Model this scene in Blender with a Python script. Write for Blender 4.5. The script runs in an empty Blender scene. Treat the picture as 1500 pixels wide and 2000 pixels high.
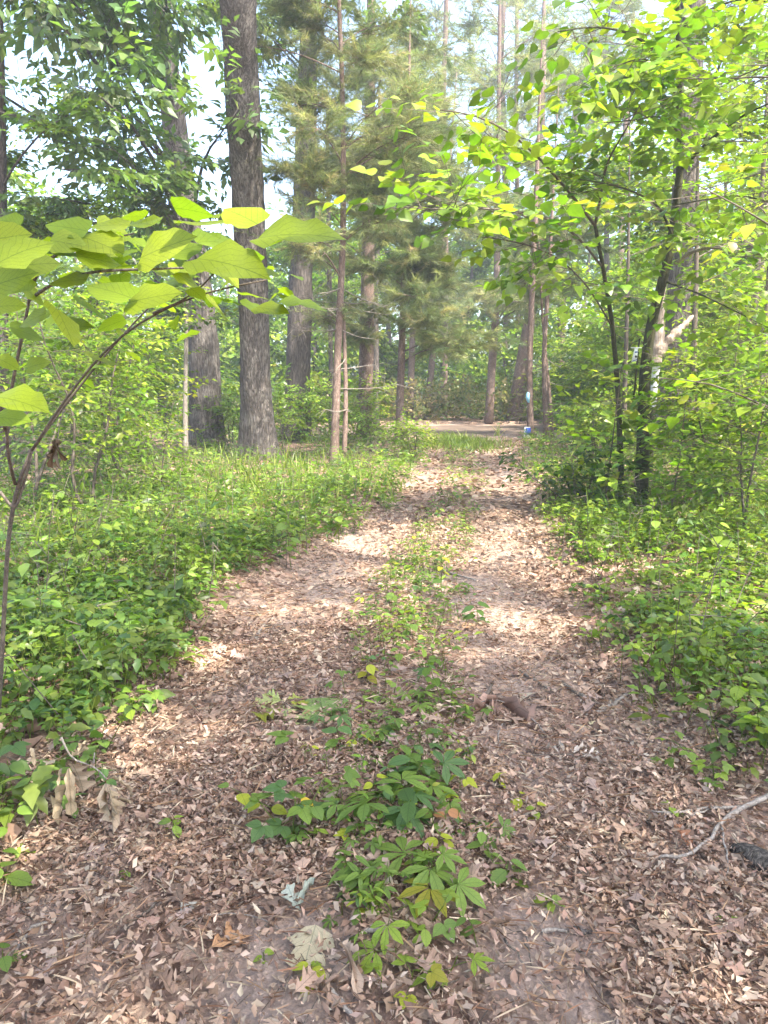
import bpy, math, numpy as np
from mathutils import Vector, Matrix, Euler
rng = np.random.default_rng(11)
R = math.radians
sc = bpy.context.scene
COL = sc.collection

# ------------------------------------------------------------------ camera, light, exposure
PITCH = 9.4
CAMZ = 1.5
FOC = 1444.0
cam = bpy.data.objects.new('camera', bpy.data.cameras.new('camera'))
COL.objects.link(cam); sc.camera = cam
cam.location = (0, 0, CAMZ)
cam.rotation_euler = (R(90 - PITCH), 0, 0)
cam.data.lens = 26; cam.data.sensor_width = 36; cam.data.clip_end = 2000; cam.data.clip_start = .05
SUN_EL, SUN_AZ = 57.0, 138.0          # azimuth clockwise from +Y: behind the camera, to the right
sdir = Vector((math.sin(R(SUN_AZ)) * math.cos(R(SUN_EL)), math.cos(R(SUN_AZ)) * math.cos(R(SUN_EL)), math.sin(R(SUN_EL))))
w = bpy.data.worlds.new('World'); sc.world = w; w.use_nodes = True
nt = w.node_tree
sky = nt.nodes.new('ShaderNodeTexSky'); sky.sky_type = 'NISHITA'; sky.sun_disc = False
sky.sun_elevation = R(SUN_EL); sky.sun_rotation = R(SUN_AZ); sky.dust_density = 3.5; sky.air_density = 1.0; sky.ozone_density = 1.5
bg = nt.nodes['Background']; bg.inputs[1].default_value = .15
nt.links.new(sky.outputs[0], bg.inputs[0])
sun = bpy.data.objects.new('sun', bpy.data.lights.new('sun', 'SUN')); COL.objects.link(sun)
sun.data.energy = 3.1; sun.data.angle = R(.6); sun.data.color = (1, .93, .80)
sun.rotation_euler = sdir.to_track_quat('Z', 'Y').to_euler(); sun.location = (10, -10, 30)
vs = sc.view_settings; vs.view_transform = 'Standard'; vs.look = 'None'; vs.gamma = 1; vs.use_curve_mapping = False
vs.exposure = 2.62
sc.cycles.max_bounces = 7; sc.cycles.diffuse_bounces = 5; sc.cycles.glossy_bounces = 2; sc.cycles.transmission_bounces = 5
sc.cycles.volume_bounces = 0; sc.cycles.use_denoising = True; sc.cycles.caustics_reflective = False; sc.cycles.caustics_refractive = False

# ------------------------------------------------------------------ picture -> place
cp, sp = math.cos(R(PITCH)), math.sin(R(PITCH))
def ray(px, py):
    a = (px - 750) / FOC; b = -(py - 1000) / FOC
    return np.array([a, cp + b * sp, -sp + b * cp])
def at(px, py, Y):
    r = ray(px, py); return np.array([0, 0, CAMZ]) + r * (Y / r[1])
def gnd(px, py):
    r = ray(px, py); t = CAMZ / -r[2]; p = np.array([r[0] * t, r[1] * t, 0.]); p[2] = hgt(p[0], p[1]); return p
def _edge(pts):
    a = []
    for px, py in pts:
        r = ray(px, py); t = CAMZ / -r[2]; a.append((r[1] * t, r[0] * t))
    a.sort(); return np.array(a)
LE = _edge([(-260, 2000), (-120, 1800), (20, 1690), (130, 1600), (250, 1500), (330, 1400), (385, 1300), (425, 1200), (585, 1110), (655, 1050), (735, 1000), (800, 940), (825, 900), (830, 880), (800, 862), (740, 850), (500, 838)])
RE = _edge([(2300, 2000), (1900, 1700), (1370, 1500), (1190, 1300), (1120, 1180), (1090, 1090), (1052, 1010), (1030, 960), (1010, 920), (1005, 890), (1010, 868), (1030, 852), (1120, 840)])
MC = _edge([(855, 2000), (820, 1800), (740, 1600), (780, 1480), (790, 1380), (775, 1300), (800, 1200), (840, 1090), (885, 1000), (915, 940), (900, 900), (885, 870)])
def smooth(e0, e1, x):
    t = np.clip((x - e0) / (e1 - e0), 0, 1); return t * t * (3 - 2 * t)
def xl(y): return np.interp(y, LE[:, 0], LE[:, 1])
def xr(y): return np.interp(y, RE[:, 0], RE[:, 1])
def xm(y): return np.interp(y, MC[:, 0], MC[:, 1])
def vnoise(x, y, s, seed=0):
    x = np.asarray(x, float) / s + seed * 17.31; y = np.asarray(y, float) / s + seed * 9.7
    xi = np.floor(x); yi = np.floor(y); fx = x - xi; fy = y - yi
    fx = fx * fx * (3 - 2 * fx); fy = fy * fy * (3 - 2 * fy)
    def h(a, b):
        v = np.sin(a * 127.1 + b * 311.7 + seed * 3.3) * 43758.5453; return v - np.floor(v)
    return (h(xi, yi) * (1 - fx) + h(xi + 1, yi) * fx) * (1 - fy) + (h(xi, yi + 1) * (1 - fx) + h(xi + 1, yi + 1) * fx) * fy
def onpath(x, y):   # 1 on the track, 0 in the wood
    l, r = xl(y), xr(y)
    inn = np.minimum(smooth(l - .25, l + .15, x), 1 - smooth(r - .15, r + .35, x))
    return np.where((y > 22.2) & (y < 33) & (x > -2.5 - (y - 22) * .1) & (x < 7.5 + (y-22)*.25), 1.0, np.where(y < 23.5, inn, 0))
def soil_sun(x, y):   # bare trodden patches, plus sunlit spots on the track painted as paler ground
    s = 0
    for px, py, w_ in ((985, 1365, .22), (960, 1185, .35), (1000, 1260, .3), (610, 1905, .16), (1050, 1850, .16), (1030, 1530, .2), (640, 1150, .4), (880, 1150, .35), (500, 1960, .14), (1120, 1960, .16), (700, 1060, .45), (990, 1080, .35)):
        r = ray(px, py); t = CAMZ / -r[2]; s = s + np.exp(-(((x - r[0] * t) / w_) ** 2 + ((y - r[1] * t) / (w_ * 1.7)) ** 2))
    return np.clip(s * (.4 + 1.2 * vnoise(x, y, .12, 31)), 0, 1)
def hgt(x, y):
    p = onpath(x, y); m = np.exp(-((x - xm(y)) / .35) ** 2) * (np.asarray(y) < 22)
    return (1 - p) * (.06 + .10 * vnoise(x, y, 2.3, 1)) + p * (.03 * vnoise(x, y, .9, 2) + .04 * m) + .02 * vnoise(x, y, .35, 3) - .03

# ------------------------------------------------------------------ materials
def newmat(name):
    m = bpy.data.materials.new(name); m.use_nodes = True; n = m.node_tree; n.nodes.clear(); return m, n
def nd(n, t, **k):
    o = n.nodes.new(t)
    for a, v in k.items():
        if a.startswith('i_'): o.inputs[a[2:].replace('_', ' ')].default_value = v
        elif a.startswith('n_'): o.inputs[int(a[2:])].default_value = v
        else: setattr(o, a, v)
    return o
def mathn(n, op, a, b=None, c=None):
    o = n.nodes.new('ShaderNodeMath'); o.operation = op
    for i, v in enumerate((a, b, c)):
        if v is None: continue
        if isinstance(v, (int, float)): o.inputs[i].default_value = v
        else: n.links.new(v, o.inputs[i])
    return o.outputs[0]
def mixc(n, f, a, b, bt='MIX'):
    o = n.nodes.new('ShaderNodeMix'); o.data_type = 'RGBA'; o.blend_type = bt
    for s, v in ((0, f), (6, a), (7, b)):
        if hasattr(v, 'links'): n.links.new(v, o.inputs[s])
        else: o.inputs[s].default_value = v if isinstance(v, float) else tuple(v) + (1,) * (4 - len(v))
    return o.outputs[2]
def leafmat(name, trans=.45, rough=.45, tgain=(1.15, 1.35, .55), spec=.4, veins=False, rand=.25, warm=None):
    m, n = newmat(name); L = n.links
    a = nd(n, 'ShaderNodeVertexColor', layer_name='tint'); c = a.outputs[0]
    if warm: c = mixc(n, 1.0, c, warm, 'MULTIPLY')
    oi = nd(n, 'ShaderNodeObjectInfo')
    geo = nd(n, 'ShaderNodeNewGeometry')
    v = mathn(n, 'MULTIPLY_ADD', oi.outputs['Random'], rand, 1 - rand * .5)
    noi = nd(n, 'ShaderNodeTexNoise', i_Scale=38.0, i_Detail=3.0); tc = nd(n, 'ShaderNodeTexCoord'); L.new(tc.outputs['Object'], noi.inputs['Vector'])
    v = mathn(n, 'MULTIPLY', v, mathn(n, 'MULTIPLY_ADD', noi.outputs[0], .5, .75))
    hs = nd(n, 'ShaderNodeHueSaturation'); L.new(c, hs.inputs['Color']); L.new(v, hs.inputs['Value']); c = hs.outputs[0]
    if veins:
        uv = nd(n, 'ShaderNodeUVMap', uv_map='uv'); sx = nd(n, 'ShaderNodeSeparateXYZ'); L.new(uv.outputs[0], sx.inputs[0])
        ax = mathn(n, 'ABSOLUTE', mathn(n, 'SUBTRACT', sx.outputs[0], .5))
        mid = mathn(n, 'LESS_THAN', ax, .012)
        q = mathn(n, 'FRACT', mathn(n, 'MULTIPLY', mathn(n, 'SUBTRACT', sx.outputs[1], mathn(n, 'MULTIPLY', ax, 1.1)), 6.0))
        lat = mathn(n, 'LESS_THAN', q, .09)
        wv = nd(n, 'ShaderNodeTexVoronoi', feature='DISTANCE_TO_EDGE', i_Scale=26.0); L.new(uv.outputs[0], wv.inputs['Vector'])
        fine = mathn(n, 'LESS_THAN', wv.outputs[0], .04)
        vv = mathn(n, 'MINIMUM', mathn(n, 'ADD', mathn(n, 'MAXIMUM', mid, mathn(n, 'MULTIPLY', lat, .75)), mathn(n, 'MULTIPLY', fine, .22)), 1.0)
        c = mixc(n, mathn(n, 'MULTIPLY', vv, .75), c, mixc(n, 1.0, c, (.45, .52, .5), 'MULTIPLY'))
    b = nd(n, 'ShaderNodeBsdfPrincipled', i_Roughness=rough); b.inputs['Specular IOR Level'].default_value = spec
    L.new(c, b.inputs['Base Color'])
    t = nd(n, 'ShaderNodeBsdfTranslucent'); L.new(mixc(n, 1.0, c, tgain, 'MULTIPLY'), t.inputs[0])
    mx = nd(n, 'ShaderNodeMixShader'); mx.inputs[0].default_value = trans
    L.new(b.outputs[0], mx.inputs[1]); L.new(t.outputs[0], mx.inputs[2])
    o = nd(n, 'ShaderNodeOutputMaterial'); L.new(mx.outputs[0], o.inputs[0]); return m
def barkmat(name, c0, c1, c2=(.35, .33, .30), sc_=14, stretch=.16, bump=.6, patch=.35, bumpd=.02):
    m, n = newmat(name); L = n.links
    tc = nd(n, 'ShaderNodeTexCoord'); mp = nd(n, 'ShaderNodeMapping'); mp.inputs['Scale'].default_value = (1, 1, stretch)
    L.new(tc.outputs['Object'], mp.inputs[0])
    a = nd(n, 'ShaderNodeTexNoise', i_Scale=float(sc_), i_Detail=5.0, i_Roughness=.6, i_Distortion=.9); L.new(mp.outputs[0], a.inputs['Vector'])
    ridge = mathn(n, 'MULTIPLY', mathn(n, 'ABSOLUTE', mathn(n, 'SUBTRACT', a.outputs[0], .5)), 5.5)
    vo = nd(n, 'ShaderNodeTexVoronoi', feature='DISTANCE_TO_EDGE', i_Scale=float(sc_) * .9); L.new(mixv(n, mp.outputs[0], a.outputs[1], .16), vo.inputs['Vector'])
    e = nd(n, 'ShaderNodeMapRange', n_1=0.0, n_2=.3); L.new(vo.outputs[0], e.inputs[0])
    fi = nd(n, 'ShaderNodeTexNoise', i_Scale=float(sc_) * 5, i_Detail=4.0, i_Roughness=.7); L.new(mp.outputs[0], fi.inputs['Vector'])
    f = mathn(n, 'MULTIPLY', mathn(n, 'MINIMUM', mathn(n, 'ADD', mathn(n, 'MULTIPLY', ridge, .65), mathn(n, 'MULTIPLY', e.outputs[0], .45)), 1.0), mathn(n, 'MULTIPLY_ADD', fi.outputs[0], .9, .45))
    c = mixc(n, f, c0, c1)
    b2 = nd(n, 'ShaderNodeTexNoise', i_Scale=2.6, i_Detail=6.0, i_Roughness=.7); L.new(tc.outputs['Object'], b2.inputs['Vector'])
    r2 = nd(n, 'ShaderNodeMapRange', n_1=.47, n_2=.66); L.new(b2.outputs[0], r2.inputs[0])
    c = mixc(n, mathn(n, 'MULTIPLY', mathn(n, 'MULTIPLY', r2.outputs[0], f), patch), c, c2)
    b = nd(n, 'ShaderNodeBsdfPrincipled', i_Roughness=.9); b.inputs['Specular IOR Level'].default_value = .2
    L.new(c, b.inputs['Base Color'])
    bp = nd(n, 'ShaderNodeBump', i_Strength=bump, i_Distance=bumpd); L.new(f, bp.inputs['Height']); L.new(bp.outputs[0], b.inputs['Normal'])
    o = nd(n, 'ShaderNodeOutputMaterial'); L.new(b.outputs[0], o.inputs[0]); return m
def mixv(n, a, b, f):
    o = n.nodes.new('ShaderNodeVectorMath'); o.operation = 'MULTIPLY_ADD'; n.links.new(b, o.inputs[0]); o.inputs[1].default_value = (f,) * 3; n.links.new(a, o.inputs[2]); return o.outputs[0]
def plain(name, c, rough=.6, spec=.3, noise=.3, scale=30):
    m, n = newmat(name); L = n.links
    tc = nd(n, 'ShaderNodeTexCoord'); a = nd(n, 'ShaderNodeTexNoise', i_Scale=float(scale), i_Detail=5.0); L.new(tc.outputs['Object'], a.inputs['Vector'])
    b = nd(n, 'ShaderNodeBsdfPrincipled', i_Roughness=rough); b.inputs['Specular IOR Level'].default_value = spec
    L.new(mixc(n, mathn(n, 'MULTIPLY', a.outputs[0], noise * 1.6), c, tuple(x * .35 for x in c)), b.inputs['Base Color'])
    bp = nd(n, 'ShaderNodeBump', i_Strength=.3, i_Distance=.004); L.new(a.outputs[0], bp.inputs['Height']); L.new(bp.outputs[0], b.inputs['Normal'])
    o = nd(n, 'ShaderNodeOutputMaterial'); L.new(b.outputs[0], o.inputs[0]); return m
M_LEAF = leafmat('living leaf', .5, .38, spec=.45, warm=(1.16, 1.04, .62))
M_BIG = leafmat('broad leaf with veins', .5, .42, veins=True, rand=.22, spec=.28, warm=(1.28, 1.08, .66))
M_DRY = leafmat('dry leaf', .18, .85, (1.1, .95, .8), .1, veins=False, rand=.4)
M_DRYV = leafmat('dry leaf with veins', .2, .7, (1.1, .95, .8), .25, veins=True, rand=.4)
M_NEEDLE = leafmat('pine needles', .5, .5, (1.1, 1.2, .7), .3)
M_OAK = barkmat('oak bark', (.045, .037, .032), (.27, .235, .21), (.44, .41, .37), 20, .13, 1.0, .8, .03)
M_DARK = barkmat('dark bark', (.035, .03, .027), (.19, .16, .14), (.2, .19, .17), 18, .15, .8, .3, .02)
M_PINE = barkmat('pine bark', (.10, .066, .052), (.31, .225, .185), (.42, .34, .30), 22, .35, .7, .5, .012)
M_TWIG = barkmat('twig bark', (.06, .048, .038), (.20, .165, .13), (.3, .28, .24), 40, .3, .4, .4, .003)
M_MOSS = barkmat('mossy bark', (.026, .028, .014), (.085, .085, .042), (.14, .12, .08), 30, .2, .5, .5, .008)
M_GREY = barkmat('grey dead wood', (.14, .12, .10), (.36, .32, .27), (.45, .42, .38), 40, .2, .4, .4, .003)
M_SPLIT = barkmat('split wood', (.28, .20, .15), (.62, .52, .42), (.7, .64, .56), 30, .05, .8, .6, .01)
M_BIRCH = barkmat('weathered white wood', (.4, .4, .4), (.7, .7, .7), (.75, .75, .76), 20, .5, .4, .4, .004)

# ------------------------------------------------------------------ mesh building
def link_mesh(name, V, F, mat, tint=None, uv=None, parent=None, smoothing=True):
    V = np.ascontiguousarray(V, dtype=np.float32); F = np.ascontiguousarray(F, dtype=np.int32); k = F.shape[1]
    me = bpy.data.meshes.new(name)
    me.vertices.add(len(V)); me.vertices.foreach_set('co', V.ravel())
    me.loops.add(F.size); me.loops.foreach_set('vertex_index', F.ravel())
    me.polygons.add(len(F)); me.polygons.foreach_set('loop_start', np.arange(0, F.size, k, dtype=np.int32))
    try: me.polygons.foreach_set('loop_total', np.full(len(F), k, dtype=np.int32))
    except Exception: pass
    if smoothing: me.polygons.foreach_set('use_smooth', np.ones(len(F), dtype=bool))
    me.update(calc_edges=True)
    if tint is not None:
        t = np.asarray(tint, dtype=np.float32)
        if t.ndim == 1: t = np.tile(t, (len(V), 1))
        ca = me.color_attributes.new('tint', 'FLOAT_COLOR', 'POINT')
        ca.data.foreach_set('color', np.concatenate([t, np.ones((len(V), 1), np.float32)], 1).ravel().astype(np.float32))
    if uv is not None:
        ul = me.uv_layers.new(name='uv'); ul.data.foreach_set('uv', np.asarray(uv, np.float32)[F.ravel()].ravel())
    me.materials.append(mat)
    o = bpy.data.objects.new(name, me); COL.objects.link(o)
    if parent is not None: o.parent = parent
    return o
def share(name, src, parent=None, mat4=None):
    o = bpy.data.objects.new(name, src if isinstance(src, bpy.types.Mesh) else src.data); COL.objects.link(o)
    if parent is not None: o.parent = parent
    if mat4 is not None: o.matrix_local = mat4
    return o
def tag(o, label=None, cat=None, group=None, kind=None):
    if label: o['label'] = label
    if cat: o['category'] = cat
    if group: o['group'] = group
    if kind: o['kind'] = kind
    return o
def empty(name, loc, label=None, cat=None, group=None):
    o = bpy.data.objects.new(name, None); COL.objects.link(o); o.location = tuple(loc); o.empty_display_size = .1
    return tag(o, label, cat, group)
class G:      # gathers triangles
    def __init__(s): s.V = []; s.F = []; s.T = []; s.U = []; s.n = 0
    def add(s, V, F, T=None, U=None):
        s.V.append(V); s.F.append(F + s.n); s.n += len(V)
        s.T.append(np.broadcast_to(np.asarray(T if T is not None else (.2, .2, .2), float), (len(V), 3)))
        s.U.append(U if U is not None else np.zeros((len(V), 2)))
    def ntri(s): return sum(len(f) for f in s.F)
    def build(s, name, mat, parent=None, origin=None, uv=False, smoothing=True):
        V = np.concatenate(s.V)
        if origin is not None: V = V - np.asarray(origin)
        return link_mesh(name, V, np.concatenate(s.F), mat, np.concatenate(s.T), np.concatenate(s.U) if uv else None, parent, smoothing)
def q2t(Q): return np.concatenate([Q[:, [0, 1, 2]], Q[:, [0, 2, 3]]])
def tube(P, rad, sides=8, rough=0., cap=True, flare=0.):
    P = np.asarray(P, float); n = len(P); rad = np.broadcast_to(np.asarray(rad, float), (n,)).copy()
    T = np.gradient(P, axis=0); T /= np.linalg.norm(T, axis=1)[:, None] + 1e-9
    ref = np.array([0, 1., 0]) if abs(T[:, 1]).max() < .9 else np.array([1., 0, 0])
    A = np.cross(T, ref); A /= np.linalg.norm(A, axis=1)[:, None] + 1e-9; B = np.cross(T, A)
    th = np.arange(sides) * 2 * np.pi / sides
    rr = np.repeat(rad[:, None], sides, 1)
    if rough: 
        zz = np.arange(n)[:, None] * .6; ph = rng.random() * 50
        rr = rr * (1 + rough * (vnoise(np.cos(th)[None] * 2.4 + ph, zz * .35 + np.sin(th)[None] * 2.4, 1., 5) - .5) * 2 + rough * .5 * rng.normal(size=rr.shape) * .5)
    if flare:
        k = np.exp(-(P[:, 2] - P[0, 2]) / .35)[:, None]
        rr = rr * (1 + flare * k * (.6 + .6 * np.abs(np.sin(th * 2.5 + 1))[None]))
    V = P[:, None] + A[:, None] * (np.cos(th)[None, :, None] * rr[..., None]) + B[:, None] * (np.sin(th)[None, :, None] * rr[..., None])
    i = np.arange(n - 1)[:, None] * sides; j = np.arange(sides)[None]; j2 = (j + 1) % sides
    Q = np.stack([i + j, i + j2, i + sides + j2, i + sides + j], -1).reshape(-1, 4)
    F = q2t(Q); V = V.reshape(-1, 3)
    if cap:
        V = np.concatenate([V, P[[0, -1]]]); j = np.arange(sides); j2 = (j + 1) % sides
        F = np.concatenate([F, np.stack([np.full(sides, n * sides), j2, j], 1), np.stack([np.full(sides, n * sides + 1), (n - 1) * sides + j, (n - 1) * sides + j2], 1)])
    return V, F
def spline(P, m):
    P = np.asarray(P, float); n = len(P)
    if n < 3: return P[0] + (P[-1] - P[0]) * np.linspace(0, 1, m)[:, None]
    d = np.r_[0, np.cumsum(np.linalg.norm(np.diff(P, axis=0), axis=1))]; t = np.linspace(0, d[-1], m)
    Q = np.stack([np.interp(t, d, P[:, k]) for k in range(P.shape[1])], 1)
    for _ in range(2):
        Q[1:-1] = Q[1:-1] * .5 + (Q[:-2] + Q[2:]) * .25
    return Q
def prisms(P0, P1, r0, r1):     # many three-sided twigs
    n = len(P0); D = P1 - P0; D /= np.linalg.norm(D, axis=1)[:, None] + 1e-9
    ref = np.where(np.abs(D[:, 2:3]) > .9, np.array([[1., 0, 0]]), np.array([[0, 0, 1.]]))
    A = np.cross(D, ref); A /= np.linalg.norm(A, axis=1)[:, None] + 1e-9; B = np.cross(D, A)
    r0 = np.broadcast_to(r0, (n,)); r1 = np.broadcast_to(r1, (n,))
    V = []
    for P, r in ((P0, r0), (P1, r1)):
        for k in range(3):
            a = k * 2.0944; V.append(P + (A * math.cos(a) + B * math.sin(a)) * r[:, None])
    V = np.stack(V, 1).reshape(-1, 3); b = (np.arange(n) * 6)[:, None]
    Q = np.array([[0, 1, 4, 3], [1, 2, 5, 4], [2, 0, 3, 5]])
    return V, q2t((b[:, None] + Q[None]).reshape(-1, 4))
# leaf templates: base at origin, tip at +Y, upper face +Z, length 1
def strip(ys, ws, sweep=0., fold=.12, droop=.15, roll=0., ripple=0.):
    ys = np.array(ys, float); ws = np.array(ws, float); n = len(ys)
    mid = np.stack([np.zeros(n), ys, np.zeros(n)], 1)
    Rr = np.stack([ws, ys + sweep * ws, np.zeros(n)], 1); Ll = Rr * [-1, 1, 1]
    V = np.concatenate([mid, Ll, Rr]); F = []
    for i in range(n - 1):
        F += [[i, i + 1, n + i], [n + i, i + 1, n + i + 1], [i, 2 * n + i, i + 1], [2 * n + i, 2 * n + i + 1, i + 1]]
    U = np.stack([V[:, 0] + .5, V[:, 1]], 1)
    F = np.array([f for f in F if np.linalg.norm(np.cross(V[f[1]] - V[f[0]], V[f[2]] - V[f[0]])) > 1e-7])
    x, y = V[:, 0].copy(), V[:, 1].copy()
    z = fold * np.abs(x)
    if roll:
        Rd = 1 / roll; V[:, 0] = Rd * np.sin(x / Rd); z = z + Rd * (1 - np.cos(x / Rd))
    if ripple: z = z + ripple * np.sin(y * 14 + np.sign(x) * 1.3) * np.abs(x)
    V[:, 2] = z - droop * y * y
    return V, F, U
T_RHOMB = (np.array([[0, 0, 0], [-.3, .42, .06], [.3, .42, .06], [0, 1, -.08]]), np.array([[0, 3, 1], [0, 2, 3]]), np.array([[.5, 0], [.2, .4], [.8, .4], [.5, 1.]]))
T_OV4 = (np.array([[0, 0, 0], [-.24, .42, .07], [.24, .42, .07], [0, 1, -.12], [0, .45, 0]]), np.array([[0, 4, 1], [0, 2, 4], [4, 3, 1], [4, 2, 3]]), np.array([[.5, 0], [.2, .4], [.8, .4], [.5, 1.], [.5, .45]]))
T_OVATE = strip([0, .1, .3, .55, .8, 1], [0, .13, .25, .24, .11, 0], .06, .25, .25)
T_NARROW = strip([0, .15, .4, .7, 1], [0, .09, .15, .11, 0], 0, .2, .3)
T_HEART = strip([0, .03, .12, .28, .46, .64, .8, .92, 1], [0, .26, .41, .48, .47, .39, .25, .09, 0], -.12, .05, .10, ripple=.07)
T_TOOTH = strip([0, .08, .16, .2, .3, .34, .46, .5, .62, .66, .78, .81, .92, 1], [0, .12, .25, .22, .33, .29, .34, .29, .3, .24, .22, .16, .09, 0], .12, .14, .2)
OAK_Y = [0, .12, .2, .27, .33, .4, .47, .55, .6, .67, .74, .8, .86, 1]
OAK_W = [.008, .012, .15, .27, .10, .09, .30, .36, .13, .12, .26, .24, .10, 0]
def oak(k): 
    a = [dict(fold=.1, droop=.1), dict(fold=.3, droop=.3, ripple=.3), dict(fold=-.2, droop=-.25, ripple=.35), dict(roll=5, droop=.2), dict(roll=-4, droop=-.1, ripple=.3), dict(roll=8, droop=.35)][k]
    return strip(OAK_Y, OAK_W, .55, **a)
T_OAK = [oak(k) for k in range(6)]
T_OAKLO = [strip([0, .25, .4, .55, .75, 1], [.01, .26, .09, .33, .2, 0], .45, f, d, ripple=.3) for f, d in ((.15, .2), (-.25, -.25), (.5, .1))]
def shard(k):
    u = rng.uniform; V = np.array([[0, 0, 0], [-u(.12, .36), u(.2, .6), u(-.1, .25)], [u(.12, .36), u(.2, .7), u(-.1, .25)], [u(-.2, .2), u(.8, 1.1), u(-.15, .1)], [u(-.06, .06), u(.35, .6), u(-.16, .1)]])
    return V, np.array([[0, 4, 1], [0, 2, 4], [4, 3, 1], [4, 2, 3]]), np.zeros((5, 2))
T_SHARD = [shard(k) for k in range(9)]
T_CHIP = (np.array([[-.5, -.2, 0], [.4, -.35, .1], [.55, .2, 0], [-.2, .4, .12]]), np.array([[0, 1, 2], [0, 2, 3]]), np.zeros((4, 2)))
def tuft(k, spread, wd=.02):
    V = []; F = []
    for i in range(k):
        a = rng.random() * 6.283; s = spread * (.3 + .7 * rng.random()); d = np.array([math.cos(a) * s, 1, math.sin(a) * s]); d /= np.linalg.norm(d)
        b = rng.random() * .5; L = .7 + .4 * rng.random(); p = np.array([0, b - .3, 0]); s2 = np.cross(d, rng.normal(size=3)); s2 /= np.linalg.norm(s2)
        V += [p + s2 * wd, p - s2 * wd, p + d * L]; F.append([3 * i, 3 * i + 1, 3 * i + 2])
    return np.array(V), np.array(F), np.zeros((len(V), 2))
T_TUFT = [tuft(10, .85, .022) for _ in range(3)]; T_TUFTLO = [tuft(7, 1.0, .036) for _ in range(2)]
T_BLADE = (np.array([[-.03, 0, 0], [.03, 0, 0], [-.022, .5, .06], [.022, .5, .06], [0, 1, -.1]]), np.array([[0, 1, 3], [0, 3, 2], [2, 3, 4]]), np.zeros((5, 2)))

def frames(Y, Z):   # rotation matrices from leaf axis and upward hint
    Y = Y / (np.linalg.norm(Y, axis=1)[:, None] + 1e-9)
    X = np.cross(Y, Z); X /= np.linalg.norm(X, axis=1)[:, None] + 1e-9
    return np.stack([X, Y, np.cross(X, Y)], -1)
def place(g, tpl, P, Rm, S, Tn):
    V, F, U = tpl; n = len(P)
    if n == 0: return
    S = np.asarray(S, float)
    if S.ndim == 1: S = np.repeat(S[:, None], 3, 1)
    W = np.einsum('nij,nkj->nki', Rm, V[None] * S[:, None]) + P[:, None]
    g.add(W.reshape(-1, 3), (F[None] + (np.arange(n) * len(V))[:, None, None]).reshape(-1, 3), np.repeat(Tn, len(V), 0), np.tile(U, (n, 1)))
def tints(n, pal, jit=.18, wts=None, hue=.06):
    pal = np.array(pal, float); i = rng.choice(len(pal), n, p=wts); c = pal[i] * (1 + jit * rng.normal(size=(n, 1))); return np.clip(c * (1 + hue * rng.normal(size=(n, 3))), .004, 1)
GREEN = [(.095, .17, .03), (.125, .21, .04), (.07, .14, .03), (.16, .24, .045)]
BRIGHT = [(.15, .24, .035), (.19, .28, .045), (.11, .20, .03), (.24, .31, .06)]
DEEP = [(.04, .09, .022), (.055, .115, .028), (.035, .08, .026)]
OAKG = [(.07, .125, .04), (.085, .14, .045), (.06, .11, .045), (.11, .17, .045)]
PINEG = [(.235, .26, .11), (.18, .215, .095), (.31, .31, .14), (.145, .18, .085)]
LITTER = [(.36, .25, .18), (.29, .195, .14), (.40, .29, .215), (.20, .13, .092), (.32, .215, .155), (.46, .355, .265), (.24, .155, .112), (.37, .29, .22)]
def unit(v): return v / (np.linalg.norm(v, axis=-1, keepdims=True) + 1e-9)
def sprays(g, tw, O, D, L, k, size, tpl, pal, lev=.25, twr=.003, droop=.25, fan=.9, wts=None):
    """leafy twigs: k leaves each, set out alternately along the twig in a loose plane"""
    n = len(O); D = unit(D); L = np.broadcast_to(L, (n,))
    t = (np.arange(k) + .7) / k; side = np.where(np.arange(k) % 2, 1., -1.); side[-1] = 0
    up = unit(np.array([0, 0, 1.]) + lev * rng.normal(size=(n, 3)))
    S = unit(np.cross(D, up))
    P = O[:, None] + D[:, None] * (t[None, :, None] * L[:, None, None]); P[..., 2] -= (t ** 2)[None] * L[:, None] * droop * .5
    Yd = unit(D[:, None] * .8 + S[:, None] * (side * fan)[None, :, None] + .22 * rng.normal(size=(n, k, 3))); Yd[..., 2] -= droop * .8
    Z = unit(up[:, None] + lev * rng.normal(size=(n, k, 3)))
    P = (P + Yd * .02 ).reshape(-1, 3); sz = size * (.65 + .6 * rng.random(n * k))
    shade = np.repeat(tints(n, pal, .16, wts), k, 0) * (1 + .14 * rng.normal(size=(n * k, 1)))
    tp = tpl if isinstance(tpl, list) else [tpl]; Rm = frames(Yd.reshape(-1, 3), Z.reshape(-1, 3)); which = rng.integers(0, len(tp), n * k)
    for i, T in enumerate(tp):
        m = which == i; place(g, T, P[m], Rm[m], sz[m], np.clip(shade[m], .005, 1))
    if tw is not None:
        E = O + D * L[:, None]; E[:, 2] -= L * droop * .5
        V, F = prisms(O, E, twr, twr * .4); tw.add(V, F)
def limbpath(a, b, sag=.0, m=6, wob=.06):
    a = np.asarray(a, float); b = np.asarray(b, float); t = np.linspace(0, 1, m)[:, None]; L = np.linalg.norm(b - a)
    P = a + (b - a) * t; P[:, 2] += (np.sin(t[:, 0] * math.pi) * sag * L); P[1:-1] += rng.normal(size=(m - 2, 3)) * wob * L * .35; return P
def extend(P, W, H, lean=(0, 0)):
    P = list(map(np.asarray, P)); d = P[-1] - P[-2]; d = d / d[2] * .6; z = P[-1][2]; w0 = W[-1]
    k = max(2, int((H - z) / 2.5)); 
    for i in range(1, k + 1):
        t = i / k; P.append(P[-1] + d * np.array([1, 1, 1]) * ((H - z) / k / .6) * np.array([.7, .7, 1])); W.append(w0 * (1 - .85 * t))
    return P, W
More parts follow.
